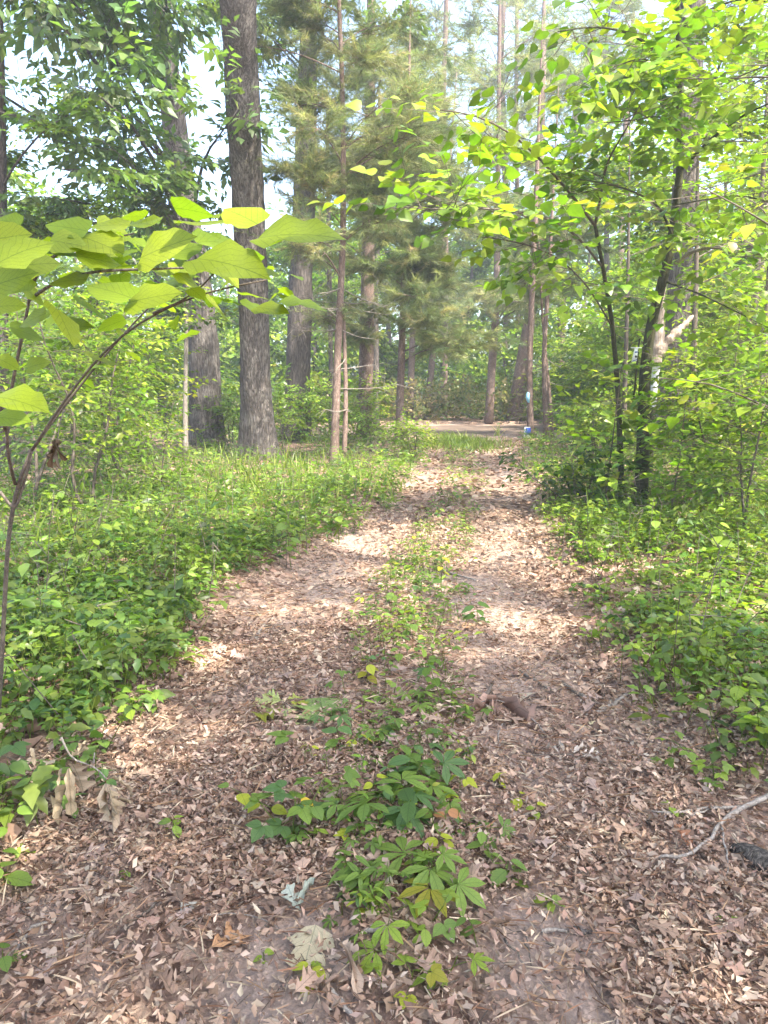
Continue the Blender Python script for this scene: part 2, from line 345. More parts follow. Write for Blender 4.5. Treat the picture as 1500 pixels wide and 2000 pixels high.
def tree(name, label, cat, trunk, widths, H, bark, zones=(), leaf=None, group=None, sides=14, flare=.25, seg=.25, low=None):
    """trunk: world points; widths: radii; zones: (centre, radii, limbs, secondaries per limb, sprays per secondary)"""
    P, W = extend(trunk, list(widths), H) if H else (trunk, list(widths))
    P = np.array(P); base = P[0].copy(); base[2] = hgt(base[0], base[1]); P[0, 2] = base[2] - .08
    root = empty(name, base, label, cat, group)
    n = max(6, int((P[-1, 2] - P[0, 2]) / seg)); Q = spline(np.c_[P, W], n)
    V, F = tube(Q[:, :3], Q[:, 3], sides, .07, flare=flare)
    link_mesh('trunk', V - base, F, bark, None, None, root)
    g = G(); tw = G()
    for zn in zones:
        C, Rz, nl, ns, nsp = zn[:5]; lf = dict(leaf or {}); 
        if len(zn) > 5: lf.update(zn[5])
        C = np.array(C, float); Rz = np.array(Rz, float)
        for i in range(nl):
            u = unit(rng.normal(size=3)) * (.45 + .55 * rng.random()) ** .5; e = C + u * Rz
            zt = np.clip(e[2] - (.25 + .3 * rng.random()) * np.linalg.norm((e - C)[:2]) - .3 * Rz[2] * 0, P[1, 2] + .5, P[-1, 2] - .3)
            a = np.array([np.interp(zt, Q[:, 2], Q[:, k]) for k in range(3)]); ra = float(np.interp(zt, Q[:, 2], Q[:, 3]))
            L = np.linalg.norm(e - a); r0 = min(ra * .35, .006 + .0075 * L)
            lp = spline(limbpath(a, e, .1, 5), 7)
            gl = G(); V, F = tube(lp, np.linspace(r0, .006, 7), 5, cap=False); gl.add(V, F)
            t = .3 + .7 * rng.random(ns) ** .7; idx = t * 6; i0 = np.clip(idx.astype(int), 0, 5); A = lp[i0] + (lp[i0 + 1] - lp[i0]) * (idx - i0)[:, None]
            off = unit(rng.normal(size=(ns, 3)) * [1, 1, .35] + unit(e - a) * .7) * (lf.get('sec', .22) * max(L, 1.2) * (.4 + .8 * rng.random((ns, 1))))
            B = A + off; V, F = prisms(A, B, .007, .003); gl.add(V, F)
            s = rng.random((ns, nsp)) * .9 + .15; O = (A[:, None] + (B - A)[:, None] * s[..., None]).reshape(-1, 3)
            D = unit(np.repeat(unit(off), nsp, 0) + rng.normal(size=(ns * nsp, 3)) * [.8, .8, .25]); 
            sprays(g, gl if lf.get('twigs', True) else None, O, D, lf.get('tl', .4) * (.6 + .7 * rng.random(ns * nsp)), lf.get('k', 6), lf.get('size', .12), lf.get('tpl', T_RHOMB), lf.get('pal', GREEN), lf.get('lev', .25), lf.get('twr', .003), lf.get('droop', .25), lf.get('fan', .9))
            gl.build('limb', lf.get('lbark', bark), root, base)
    if g.n:
        o = g.build('foliage', (leaf or {}).get('mat', M_LEAF), root, base); o['kind'] = 'stuff'
    return root
def pxline(pts, base_ground=True):
    """(px, py, Y) -> world points; the first stands on the ground"""
    out = [at(*p) for p in pts]
    if base_ground: out[0][2] = hgt(out[0][0], out[0][1])
    return out
def gY(px, py): return gnd(px, py)[1]

# ================================================================== SETTING
def grid_sheet(name, xs, ys, mat):
    X, Y = np.meshgrid(xs, ys); Z = hgt(X, Y); V = np.stack([X, Y, Z], -1).reshape(-1, 3); nx = len(xs); ny = len(ys)
    i, j = np.meshgrid(np.arange(ny - 1), np.arange(nx - 1), indexing='ij'); a = i * nx + j
    Q = np.stack([a, a + 1, a + nx + 1, a + nx], -1).reshape(-1, 4)
    T = np.stack([onpath(X, Y), np.exp(-((X - xm(Y)) / .4) ** 2) * (Y < 22), soil_sun(X, Y)], -1).reshape(-1, 3)
    return link_mesh(name, V, Q, mat, T)
def groundmat():
    m, n = newmat('forest floor'); L = n.links
    tc = nd(n, 'ShaderNodeTexCoord'); O = tc.outputs['Object']
    at_ = nd(n, 'ShaderNodeVertexColor', layer_name='tint'); sx = nd(n, 'ShaderNodeSeparateColor'); L.new(at_.outputs[0], sx.inputs[0])
    n1 = nd(n, 'ShaderNodeTexNoise', i_Scale=1.1, i_Detail=6.0, i_Roughness=.65); L.new(O, n1.inputs['Vector'])
    n2 = nd(n, 'ShaderNodeTexNoise', i_Scale=45.0, i_Detail=8.0, i_Roughness=.75); L.new(O, n2.inputs['Vector'])
    v1 = nd(n, 'ShaderNodeTexVoronoi', i_Scale=26.0, i_Randomness=1.0); L.new(mixv(n, O, n2.outputs[1], .03), v1.inputs['Vector'])
    v2 = nd(n, 'ShaderNodeTexVoronoi', i_Scale=70.0); L.new(mixv(n, O, n2.outputs[1], .02), v2.inputs['Vector'])
    cr = nd(n, 'ShaderNodeValToRGB'); e = cr.color_ramp
    for p, c in ((0, (.09, .05, .034)), (.25, (.17, .105, .075)), (.5, (.27, .175, .125)), (.75, (.37, .26, .19)), (1, (.47, .35, .26))):
        q = e.elements[0] if p == 0 else (e.elements[-1] if p == 1 else e.elements.new(p)); q.position = p; q.color = c + (1,)
    s1 = nd(n, 'ShaderNodeSeparateColor'); L.new(v1.outputs['Color'], s1.inputs[0]); L.new(mathn(n, 'MULTIPLY', s1.outputs[0], mathn(n, 'MULTIPLY_ADD', n2.outputs[0], 1.2, .25)), cr.inputs[0])
    cr2 = nd(n, 'ShaderNodeMapRange', n_1=.46, n_2=.58); L.new(n1.outputs[0], cr2.inputs[0])
    sand_sun = mixc(n, n2.outputs[0], (.20, .14, .11), (.44, .35, .29))
    f = mathn(n, 'MULTIPLY', mathn(n, 'MULTIPLY', cr2.outputs[0], sx.outputs[0]), mathn(n, 'SUBTRACT', 1.0, mathn(n, 'MULTIPLY', sx.outputs[1], .8)))
    f = mathn(n, 'MAXIMUM', mathn(n, 'MULTIPLY', f, .85), mathn(n, 'MULTIPLY', sx.outputs[2], .9)); c = mixc(n, f, cr.outputs[0], sand_sun)  # third channel carries bare soil and the painted sunlit spots
    b = nd(n, 'ShaderNodeBsdfPrincipled', i_Roughness=.95); b.inputs['Specular IOR Level'].default_value = .15; L.new(c, b.inputs['Base Color'])
    hh = mathn(n, 'ADD', n2.outputs[0], mathn(n, 'MULTIPLY', v1.outputs['Distance'], .8)); hh = mathn(n, 'ADD', hh, mathn(n, 'MULTIPLY', v2.outputs['Distance'], .4))
    bp = nd(n, 'ShaderNodeBump', i_Strength=.9, i_Distance=.02); L.new(hh, bp.inputs['Height']); L.new(bp.outputs[0], b.inputs['Normal'])
    o = nd(n, 'ShaderNodeOutputMaterial'); L.new(b.outputs[0], o.inputs[0]); return m
M_GROUND = groundmat()
xs = np.unique(np.r_[-110, -80, -60, -40, np.linspace(-25, -6, 40), np.linspace(-6, 8, 170), np.linspace(8, 25, 40), 40, 60, 80, 110].round(4))
ys = np.unique(np.r_[-60, -40, -20, np.linspace(-8, .8, 20), np.linspace(.8, 14, 190), np.linspace(14, 40, 150), 50, 70, 90, 110].round(4))
gr = grid_sheet('ground', xs, ys, M_GROUND); tag(gr, kind='structure')
hz_m, hn = newmat('added thin haze'); pv = nd(hn, 'ShaderNodeVolumePrincipled'); pv.inputs['Color'].default_value = (.86, .92, 1, 1); pv.inputs['Density'].default_value = .0024; pv.inputs['Anisotropy'].default_value = .2  # even volume added to lift the shadows and soften the depth
ho = nd(hn, 'ShaderNodeOutputMaterial'); hn.links.new(pv.outputs[0], ho.inputs['Volume'])
hv = np.array([[x, y, z] for x in (-112, 112) for y in (-62, 112) for z in (-1.4, 30)], float)
hz = link_mesh('haze', hv, np.array([[0, 1, 3, 2], [4, 6, 7, 5], [0, 4, 5, 1], [2, 3, 7, 6], [0, 2, 6, 4], [1, 5, 7, 3]]), hz_m, smoothing=False); tag(hz, 'thin bright haze added to lighten the wood between the trees', 'haze', kind='stuff')
gravel = plain('pale gravel', (.17, .125, .095), .95, .2, .5, 6)
rx = np.linspace(-3, 8, 60); ry = np.linspace(25.5, 31, 22); X, Y = np.meshgrid(rx, ry)
ri, rj = np.meshgrid(np.arange(21), np.arange(59), indexing='ij'); a = ri * 60 + rj
rd = link_mesh('gravel_road', np.stack([X, Y + .12 * np.sin(X * 1.3) + .12 * (X-2), hgt(X, Y + .12 * np.sin(X * 1.3)+ .12 * (X-2)) + .012], -1).reshape(-1, 3), np.stack([a, a + 1, a + 61, a + 60], -1).reshape(-1, 4), gravel)
tag(rd, kind='structure')
# ================================================================== TREES
def pw(wpx, Y): return wpx / FOC * Y / 2
OAKLEAF = dict(size=.17, k=7, tl=.5, tpl=T_RHOMB, pal=OAKG, lev=.4, droop=.5)
# --- oaks whose trunks stand in view
ys_ = [15, 14.8, 14.6, 14.4, 14.1, 13.7, 13.2, 12.6]
px_ = [(506, 905, 72), (501, 800, 60), (497, 700, 57), (496, 600, 55), (488, 450, 57), (481, 300, 60), (473, 150, 63), (463, 0, 65)]
tree('oak_tree', 'tall straight oak with pale patchy bark at the left side of the path', 'tree', pxline([(p[0], p[1], y) for p, y in zip(px_, ys_)]), [pw(p[2], y) for p, y in zip(px_, ys_)], 22, M_OAK,
     [((-2.6, 12.5, 14), (5, 4.5, 3), 10, 12, 5), ((.5, 10, 15), (5, 5, 3), 8, 12, 5)], OAKLEAF, sides=26, flare=.35, seg=.12)
ys_ = [19, 18.9, 18.8, 18.6, 18.3, 18, 17.6, 17.2]
px_ = [(405, 868, 68), (401, 780, 60), (398, 690, 56), (385, 560, 54), (362, 420, 50), (348, 300, 46), (330, 160, 42), (313, 30, 38)]
tree('oak_tree', 'dark leaning oak behind the left wood edge, its crown hanging over the top left', 'tree', pxline([(p[0], p[1], y) for p, y in zip(px_, ys_)]), [pw(p[2], y) for p, y in zip(px_, ys_)], 21, M_OAK,
     [(at(150, 110, 12), (3.0, 3.2, 1.8), 8, 11, 6, dict(tpl=T_OV4, size=.22)), (at(230, 110, 13), (1.6, 2.4, 1.5), 4, 11, 6, dict(tpl=T_OV4, size=.2)), (at(90, 330, 13), (2.6, 2.6, .9), 5, 11, 6, dict(tpl=T_OV4, size=.18)), ((-8, 15, 14), (5, 5, 3), 8, 12, 5)],
     dict(OAKLEAF, pal=[(.08, .14, .09), (.10, .17, .10), (.11, .18, .08)]), sides=20, flare=.3, seg=.15)
ys_ = [21.5, 21.4, 21.3, 21.2, 21, 20.8]
px_ = [(580, 852, 56), (582, 740, 46), (586, 600, 43), (592, 440, 42), (598, 250, 38), (602, 80, 32)]
tree('oak_tree', 'dark straight trunk between the tall oak and the thin pine, bushes at its foot', 'tree', pxline([(p[0], p[1], y) for p, y in zip(px_, ys_)]), [pw(p[2], y) for p, y in zip(px_, ys_)], 21, M_DARK,
     [((-2, 20, 13), (3.6, 3.5, 3.5), 8, 12, 5, dict(size=.2)), (at(560, 60, 20), (1.6, 2, 1.6), 4, 11, 6)], OAKLEAF, sides=18, seg=.2)
ys_ = [16.5, 16.4, 16.2, 16, 15.7, 15.4]
px_ = [(1296, 900, 48), (1310, 760, 44), (1325, 600, 42), (1335, 400, 42), (1344, 200, 43), (1354, 0, 44)]
tree('oak_tree', 'large grey brown trunk rising behind the right saplings to the top right', 'tree', pxline([(p[0], p[1], y) for p, y in zip(px_, ys_)]), [pw(p[2], y) for p, y in zip(px_, ys_)], 21, M_OAK,
     [((8.5, 12, 13.5), (4.5, 5, 3), 5, 12, 5), (at(1420, 60, 13), (1.8, 2.5, 1.6), 4, 12, 6, dict(pal=BRIGHT, size=.16)), ((4.5, 8.5, 14), (4, 4, 2.5), 6, 12, 5)], OAKLEAF, sides=20, seg=.15)
# oaks beside and behind the photographer; they shade the near path
for i, (x, y, c) in enumerate([(6.5, -1.0, (4.9, -2.0, 12)), (7.5, -5, (5, -5, 13)), (1.5, -9.5, (2, -7.5, 13)), (-5.0, -2.5, (-3.5, -2, 12.5)), (-5.5, 6.0, (-5, 7, 12))]):
    tree('oak_tree', ['oak just outside the right edge of the picture, shading the near path', 'oak further back on the right outside the picture', 'oak behind the viewer over the track', 'oak outside the left edge behind the viewer', 'oak outside the left edge beside the near saplings'][i], 'tree',
         [np.array([x, y, 0.]), np.array([x + .1, y, 4.]), np.array([x, y + .1, 8])], [.3, .26, .22], 18, M_OAK, [(c, (4.0, 4.0, 2.8), 12, 13, 5), ((c[0], c[1], 8.5), (3.4, 3.4, 1.4), [4, 4, 4, 3, 3][i], 10, 5)], dict(OAKLEAF, size=.2), sides=12, seg=.5)

# --- pines
PL = dict(size=.17, k=8, tl=.48, tpl=T_TUFT, pal=PINEG, lev=.6, droop=.05, fan=.55, mat=M_NEEDLE, twr=.003, sec=.36)
PLF = dict(PL, tpl=T_TUFTLO, size=.32, k=5, tl=.6)
def deadtwigs(root, pts, n, Lr=(.4, 1.1)):
    b = np.array(root.location)
    for i in range(n):
        p = pts[rng.integers(0, len(pts))].copy(); a = rng.random() * 6.283; L = Lr[0] + (Lr[1] - Lr[0]) * rng.random(); g = G()
        d = np.array([math.cos(a), math.sin(a), rng.uniform(-.35, .15)]); Q = spline(limbpath(p, p + d * L, -.05, 5, .12), 6)
        g.add(*tube(Q, np.linspace(.011, .003, 6), 4, cap=False))
        for k in range(5):
            q = Q[rng.integers(2, 6)]; e = q + unit(d + rng.normal(size=3) * .9) * L * .35; g.add(*tube(spline(limbpath(q, e, 0, 4, .15), 4), np.linspace(.005, .002, 4), 3, cap=False))
        g.build('dead_branch', M_GREY, root, b)
tp = pxline([(652, 912, 14), (656, 800, 14), (661, 650, 14), (670, 480, 13.9), (671, 330, 13.8), (668, 150, 13.6), (662, 0, 13.4)])
r = tree('pine_tree', 'slender reddish pine with bare pale lower twigs, left of the path bend', 'tree', tp, [pw(w_, 14) for w_ in (17, 15, 13, 11, 10, 8, 7)], 11.5, M_PINE,
     [(at(700, 250, 13.6), (1.7, 1.6, 1.4), 12, 12, 5), (at(650, 440, 13.6), (1.4, 1.5, .6), 5, 9, 4, dict(size=.13)), (at(640, 60, 13.4), (1.5, 1.6, 1.2), 9, 12, 5), (at(600, 640, 14), (.8, .9, .35), 3, 6, 4, dict(size=.12))], PL, sides=10)
deadtwigs(r, [p for p in spline(tp[:4], 12)[4:]], 20, (.5, 1.2))
tp = pxline([(671, 912, 13.9), (676, 800, 14), (674, 700, 14.1), (670, 590, 14.2)])
r = tree('pine_tree', 'short dead pine stem close beside the slender reddish pine', 'tree', tp, [pw(w_, 14) for w_ in (10, 9, 8, 6)], 0, M_PINE, sides=8)
deadtwigs(r, tp[1:], 7, (.3, .9))
for (pts, ws, H, lab, zones) in [
    ([(712, 850, 23), (715, 700, 23), (718, 560, 22.8), (722, 300, 22.5), (724, 80, 22)], (30, 28, 26, 20, 16), 17, 'thick pine behind the slender reddish pine, its pale trunk half hidden in needles', [((700, 420, 21.5), (1.6, 1.6, 1.8), 8, 11, 5), ((740, 180, 21.5), (2.0, 1.8, 1.8), 9, 11, 5), ((730, 620, 21.5), (1.3, 1.2, .8), 4, 9, 5)]),
    ([(779, 868, 20), (782, 760, 20), (786, 650, 20), (792, 450, 19.8), (797, 250, 19.5)], (17, 15, 13, 10, 7), 11, 'dark young pine at the left corner of the bend', [((800, 560, 19.5), (1.5, 1.5, 1.2), 10, 12, 5), ((800, 400, 19.5), (1.4, 1.4, 1.1), 9, 12, 5), ((860, 650, 19), (1.0, 1.0, .5), 4, 9, 5), ((810, 260, 19.5), (1.1, 1.1, .9), 7, 11, 5)]),
    ([(955, 812, 33), (962, 700, 33), (969, 600, 33), (972, 430, 32.5), (974, 200, 32), (976, 0, 31.5)], (17, 15, 14, 10, 8, 6), 17, 'pale leaning pine straight behind the road bend', [((960, 540, 30), (2.4, 2, 1.6), 7, 10, 5), ((980, 90, 31), (2.6, 2.5, 2.8), 8, 9, 4), ((950, 330, 30), (2.2, 2, 1.6), 6, 9, 4)]),
    ([(1003, 808, 34), (1018, 720, 34), (1036, 620, 34), (1048, 500, 33.5), (1056, 330, 33), (1060, 120, 33)], (30, 26, 22, 16, 13, 11), 19, 'stout pine leaning right behind the road bend', [((1040, 450, 33), (2.4, 2, 1.6), 6, 9, 4), ((1080, 170, 33), (2.2, 2, 2.2), 5, 9, 4)]),
    ([(1037, 862, 21.5), (1034, 780, 21.5), (1034, 700, 21.5), (1038, 600, 21.5), (1043, 480, 21.4), (1050, 300, 21.2)], (14, 12, 12, 11, 10, 7), 11, 'straight pine beside the blue sign', [((1030, 400, 23), (1.5, 1.5, 1.2), 6, 10, 4), ((1000, 560, 23), (1.2, 1.4, .7), 4, 8, 4)]),
    ([(1067, 860, 21.9), (1064, 760, 21.9), (1062, 690, 21.9), (1070, 560, 21.8), (1078, 420, 21.6)], (11, 10, 9, 8, 6), 9.5, 'thin pine with a sunlit stem right of the blue sign', [((1085, 480, 24), (1.2, 1.4, 1), 5, 10, 4)]),
    ([(1079, 866, 22.4), (1074, 780, 22.4), (1066, 700, 22.4), (1058, 600, 22.4)], (8, 7, 6, 5), 7.5, 'thin dark pine crossing its sunlit neighbour', [((1050, 560, 24.5), (1, 1, .8), 3, 9, 4)]),
    ([(800, 800, 36), (803, 740, 36), (806, 640, 36), (812, 400, 36)], (15, 13, 12, 8), 16, 'reddish pine trunk in the brush left behind the road', [((830, 330, 35), (2.8, 2.5, 2.4), 7, 10, 4), ((810, 560, 35), (2, 2, 1.2), 4, 9, 4)]),
    ([(836, 805, 37), (840, 740, 37), (850, 640, 37), (870, 440, 37)], (14, 13, 11, 8), 16, 'small pale pine trunk beside the brown brush behind the road', [((890, 400, 36), (2.6, 2.5, 2), 6, 9, 4), ((880, 590, 36), (2, 2, 1.0), 4, 9, 4)]),
    ([(985, 790, 44), (990, 500, 44), (984, 250, 43), (978, 120, 42.5), (984, 0, 42)], (10, 10, 11, 10, 8), 27, 'tall pink barked pine with forking stem against the white sky', [((985, 60, 42), (3.4, 3, 3), 11, 9, 4), ((1010, 200, 41), (3.4, 2, 2.4), 9, 9, 4)]),
    ([(1010, 790, 46), (1012, 500, 46), (1008, 200, 45), (1010, 0, 45)], (8, 8, 8, 7), 28, 'second tall pine close behind the pink barked one', [((1030, 90, 44), (3.6, 3, 3.4), 10, 9, 4), ((940, 260, 43), (3.4, 3, 2.6), 8, 9, 4)]),
    ([(1095, 780, 40), (1098, 500, 40), (1112, 330, 40), (1126, 200, 39.5), (1160, 60, 39)], (15, 14, 13, 11, 8), 21, 'orange barked pine bending right under the top right leaves', [((1130, 70, 38), (3.8, 3, 2.6), 14, 9, 4), ((1120, 400, 38), (3, 2.5, 1.8), 9, 9, 4), ((1090, 240, 38), (2.8, 2.5, 1.8), 7, 9, 4)]),
    ([(1210, 790, 42), (1212, 500, 42), (1222, 250, 42), (1235, 60, 42)], (14, 13, 11, 9), 22, 'tall pine filling the gap left of the big right trunk', [((1230, 120, 41), (4.2, 3, 3.4), 17, 9, 4), ((1220, 330, 40), (3.4, 3, 2.4), 8, 9, 4)]),
    ([(868, 790, 40), (870, 500, 40), (865, 200, 39), (872, 0, 38)], (13, 12, 10, 8), 23, 'dark pine closing the view above the bend', [((830, 100, 38), (2.8, 3, 3.6), 12, 10, 4), ((860, 330, 38), (2.2, 2.5, 1.6), 5, 9, 4)])]:
    near = pts[0][2] < 28
    tp = pxline(pts); Yd = pts[0][2]
    r = tree('pine_tree', lab, 'tree', tp, [pw(w_, Yd) for w_ in ws], H, M_PINE, [(at(*z[0]),) + tuple(z[1:]) for z in zones], dict(PL, size=.24) if near else PLF, sides=8, seg=.4, flare=.15)
    if near: deadtwigs(r, [p for p in spline(tp[:3], 8)[2:]], 6, (.4, 1.1))

# --- thin broadleaf trunks in view
for (pts, ws, lab, bk, H, zs) in [
    ([(363, 905, 14.5), (361, 800, 14.5), (363, 700, 14.4), (366, 560, 14.3)], (11, 9, 8, 7), 'thin pale sapling stem in front of the dark leaning oak', M_GREY, 4.6, [((370, 560, 14), (.9, 1, .6), 4, 7, 4)]),
    ([(5, 900, 13), (4, 620, 13), (4, 430, 13), (2, 200, 12.6)], (26, 22, 19, 17), 'dark trunk cut by the left edge of the picture', M_DARK, 15, [((40, 300, 12.5), (2, 2, 1.4), 6, 11, 5)]),
    ([(648, 850, 26), (646, 700, 26), (643, 520, 26), (640, 300, 26)], (10, 9, 9, 7), 'thin dark stem left behind the slender reddish pine', M_DARK, 12, [((630, 420, 25), (2, 2, 2.4), 8, 10, 5)]),
    ([(735, 840, 28), (734, 600, 28), (738, 400, 28)], (12, 10, 9), 'grey trunk between the two pines left of the bend', M_DARK, 14, [((740, 480, 27), (2.4, 2, 2), 8, 10, 5)])]:
    tree('young_tree', lab, 'tree', pxline(pts), [pw(w_, pts[0][2]) for w_ in ws], H, bk, [(at(*z[0]),) + tuple(z[1:]) for z in zs], dict(size=.13, k=6, tl=.4, pal=GREEN), sides=8, seg=.4)

# --- distant wood
gd = [(-7.6, 41, 'far tree filling the gap right of the dark leaning oak'), (-5.6, 52, 'deepest tree between the dark straight trunk and the slender pine'), (3.4, 43, 'far tree above the road left of the pale leaning pine'), (6.4, 55, 'deepest tree just right of the pale leaning pine'), (-1.0, 38, 'far tree low behind the dark young pine'), (-24, 50, 'faint leafy tree at the far left, deepest row of the wood'), (-17, 42, 'leafy tree deep in the wood seen through the gap left of the leaning oak'), (-14.5, 30, 'leafy tree behind the left shrubs near the left edge'), (-12.5, 37, 'leafy tree deep behind the left shrubs, right of centre of the left wood'),
      (-9.5, 46, 'far tree showing directly behind the tall straight oak'), (-8.6, 29, 'green tree just left behind the dark leaning oak'), (-6.8, 36, 'far tree in the gap between tall oak and dark straight trunk'), (-4.4, 44, 'far tree behind the dark straight trunk, deep in the wood'),
      (-3.0, 34.5, 'green tree between dark straight trunk and slender pine'), (-1.4, 50, 'faint far tree right behind the thick pine'), (.5, 42, 'far tree over the left end of the road'), (2.2, 54, 'deepest tree above the left part of the road'), (5.0, 48, 'far tree above the middle of the road'),
      (7.6, 39, 'green tree behind the stout leaning pine'), (9.0, 52, 'deepest tree right of the pale leaning pine'), (9.2, 31, 'bright green tree left behind the thin dark arching stem'), (11.0, 43, 'far tree right of the roadside pines'), (12.2, 34, 'bright tree directly behind the mossy stem'),
      (15.2, 49, 'faint far tree behind the arching stem'), (17.0, 38, 'far tree right of the large grey brown trunk'), (21.5, 44, 'deepest tree at the far right'), (8.4, 22, 'bright leafy tree close behind the large grey brown trunk'), (11.4, 24, 'bright leafy tree halfway between grey brown trunk and right edge'), (14.4, 28, 'leafy tree cut by the right edge of the picture'), (-12, 23, 'leafy tree cut by the left edge of the picture')]
for i, (x, y, far_label) in enumerate(gd):
    gap = (-11 < x / y * 40 < -9)
    top = rng.uniform(11, 15) if y > 40 else rng.uniform(8.5, 12)
    if -13.5 < x / y * 40 < -6.5: top = 7 + y * .04
    if 4 < x / y * 40 < 9.5: top *= .9
    r0 = rng.uniform(.1, .2); sx_ = rng.uniform(-.5, .5)
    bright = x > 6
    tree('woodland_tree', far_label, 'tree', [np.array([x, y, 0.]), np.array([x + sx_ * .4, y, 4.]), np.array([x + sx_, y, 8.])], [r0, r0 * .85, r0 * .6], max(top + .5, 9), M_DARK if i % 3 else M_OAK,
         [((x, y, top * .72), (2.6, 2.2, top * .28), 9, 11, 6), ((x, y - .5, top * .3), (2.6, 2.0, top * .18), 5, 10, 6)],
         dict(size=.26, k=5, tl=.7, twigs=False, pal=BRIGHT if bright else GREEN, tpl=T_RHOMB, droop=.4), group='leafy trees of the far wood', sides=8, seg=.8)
# ================================================================== UNDERGROWTH
def density_side(x, y):
    l, r = xl(y), xr(y)
    dl = smooth(np.where(y < 7, -.02, -.28), np.where(y < 7, .28, .12), l - x) ; dr = smooth(-.15, np.where(y < 7, .5, .35), x - r)
    side = np.maximum(dl, dr * np.where(y < 3.0, .45, np.where(y < 5.5, .75, .95)))
    n_ = vnoise(x, y, 1.1, 7) * .6 + vnoise(x, y, .4, 8) * .4
    d = side * smooth(.34, .56, n_ + .085)
    road = (y > 22.4) & (y < 32) & (x > -2.5) & (x < 7.2)
    return np.where(road, 0.0, d)
def density_mid(x, y):
    m = np.exp(-((x - xm(y)) / np.where(y < 3.2, .26, .33)) ** 4)
    n_ = vnoise(x, y, .5, 9) * .6 + vnoise(x, y, .18, 4) * .4
    return m * smooth(.35, .6, n_ + np.where(y > 4, .12, .0)) * (y > 1.7) * (y < 24)
def rosettes(g, tw, x, y, hh, k, size, tpl, pal, tilt=.35, wts=None):
    """low plants: k leaves radiating from the top of a short stem, sometimes a second tier"""
    n = len(x); z0 = hgt(x, y); a0 = rng.random(n) * 6.283
    lean = rng.normal(size=(n, 2)) * .25 * hh[:, None]
    top = np.stack([x + lean[:, 0], y + lean[:, 1], z0 + hh], 1); bot = np.stack([x, y, z0 - .01], 1)
    nr = y < 10
    if nr.any(): V, F = prisms(bot[nr], top[nr], .0028, .0016); tw.add(V, F, (.12, .17, .05))
    ang = a0[:, None] + np.arange(k)[None] * (6.283 / k) + .35 * rng.normal(size=(n, k))
    Yd = np.stack([np.cos(ang), np.sin(ang), tilt * rng.normal(size=(n, k)) + .05], -1)
    lvl = np.where(np.arange(k)[None] < k // 2, .55 + .3 * rng.random((n, k)), 1.0) if k > 4 else np.ones((n, k))
    P = bot[:, None] + (top - bot)[:, None] * lvl[..., None] + Yd * (.018 + .012 * rng.random((n, k, 1)))
    Z = np.array([0, 0, 1.]) + .35 * rng.normal(size=(n, k, 3))
    s = (size * (.45 + .95 * rng.random((n, 1)) ** 1.5) * (.8 + .35 * rng.random((n, k)))).reshape(-1)
    T = np.repeat(tints(n, pal, .2, wts), k, 0) * (1 + .12 * rng.normal(size=(n * k, 1)))
    tp = tpl if isinstance(tpl, list) else [tpl]; w_ = np.repeat(rng.integers(0, len(tp), n), k); Rm = frames(Yd.reshape(-1, 3), Z.reshape(-1, 3)); P = P.reshape(-1, 3)
    for i, t_ in enumerate(tp):
        m = w_ == i; place(g, t_, P[m], Rm[m], s[m], np.clip(T[m], .005, 1))
def sample(n, x0, x1, y0, y1, dens, ybias=1.0):
    x = rng.uniform(x0, x1, n); y = y0 + (y1 - y0) * rng.random(n) ** ybias
    m = rng.random(n) < dens(x, y); return x[m], y[m]
def infov(x, y, mar=.6): return np.abs(x) < y * .545 + mar
T_TOOTHLO = strip([0, .2, .34, .5, .7, 1], [0, .24, .17, .28, .16, 0], .15, .2, .3)
UG = [(.09, .16, .05), (.11, .19, .05), (.065, .13, .055), (.15, .235, .06), (.125, .205, .05)]
UGW = [.3, .25, .2, .12, .13]
for (nm, dens, cfgs) in [('left', lambda x, y: density_side(x, y) * (x < xm(y)) * infov(x, y), [(-3.5, 0, 2.0, 5.5, 6000, .068, [T_OVATE, T_TOOTHLO], .19, 5), (-6, 1, 5.5, 11, 8200, .082, T_OV4, .22, 5), (-14, 2, 11, 22, 7200, .105, T_OV4, .24, 5), (-20, -1, 22, 34, 3500, .14, T_RHOMB, .35, 5)]),
                         ('right', lambda x, y: density_side(x, y) * (x > xm(y)) * infov(x, y), [(.8, 3.8, 2.0, 5.5, 5800, .064, [T_OVATE, T_TOOTHLO], .14, 5), (1, 7, 5.5, 11, 9500, .072, T_OV4, .24, 5), (1.5, 14, 11, 22, 7800, .105, T_OV4, .17, 5), (6, 20, 22, 34, 4500, .13, T_RHOMB, .38, 5)])]:
    g = G(); tw = G()
    for (x0, x1, y0, y1, n, sz, tpl, hh, k) in cfgs:
        x, y = sample(n, x0, x1, y0, y1, dens, 1.15); h_ = hh * (.2 + 1.1 * rng.random(len(x)) ** 1.5) * (.3 + 1.5 * vnoise(x, y, 1.0, 12) ** 1.3) * np.where(rng.random(len(x)) < .04, 2.0, 1)
        rosettes(g, tw, x, y, h_, k, sz, tpl, UG if nm == 'left' else UG + BRIGHT[:2], .35)
    o = g.build('ground_cover', M_LEAF); tag(o, 'low green leafy plants covering the wood floor %s of the path' % nm, 'ground cover', kind='stuff')
    o = tw.build('plant_stems', M_LEAF); tag(o, 'short green stems of the low plants %s of the path' % nm, 'plant stems', kind='stuff')
g = G(); tw = G()
for (y0, y1, n, sz, tpl, hh, k) in [(1.8, 4, 1500, .036, T_OVATE, .07, 4), (4, 8, 3200, .048, T_OV4, .08, 4), (8, 24, 3600, .07, T_OV4, .11, 4)]:
    x, y = sample(n, -.6, 3.2, y0, y1, density_mid); h_ = hh * (.25 + .9 * rng.random(len(x))); rosettes(g, tw, x, y, h_, k, sz, tpl, UG + [(.2, .25, .05)], .3)
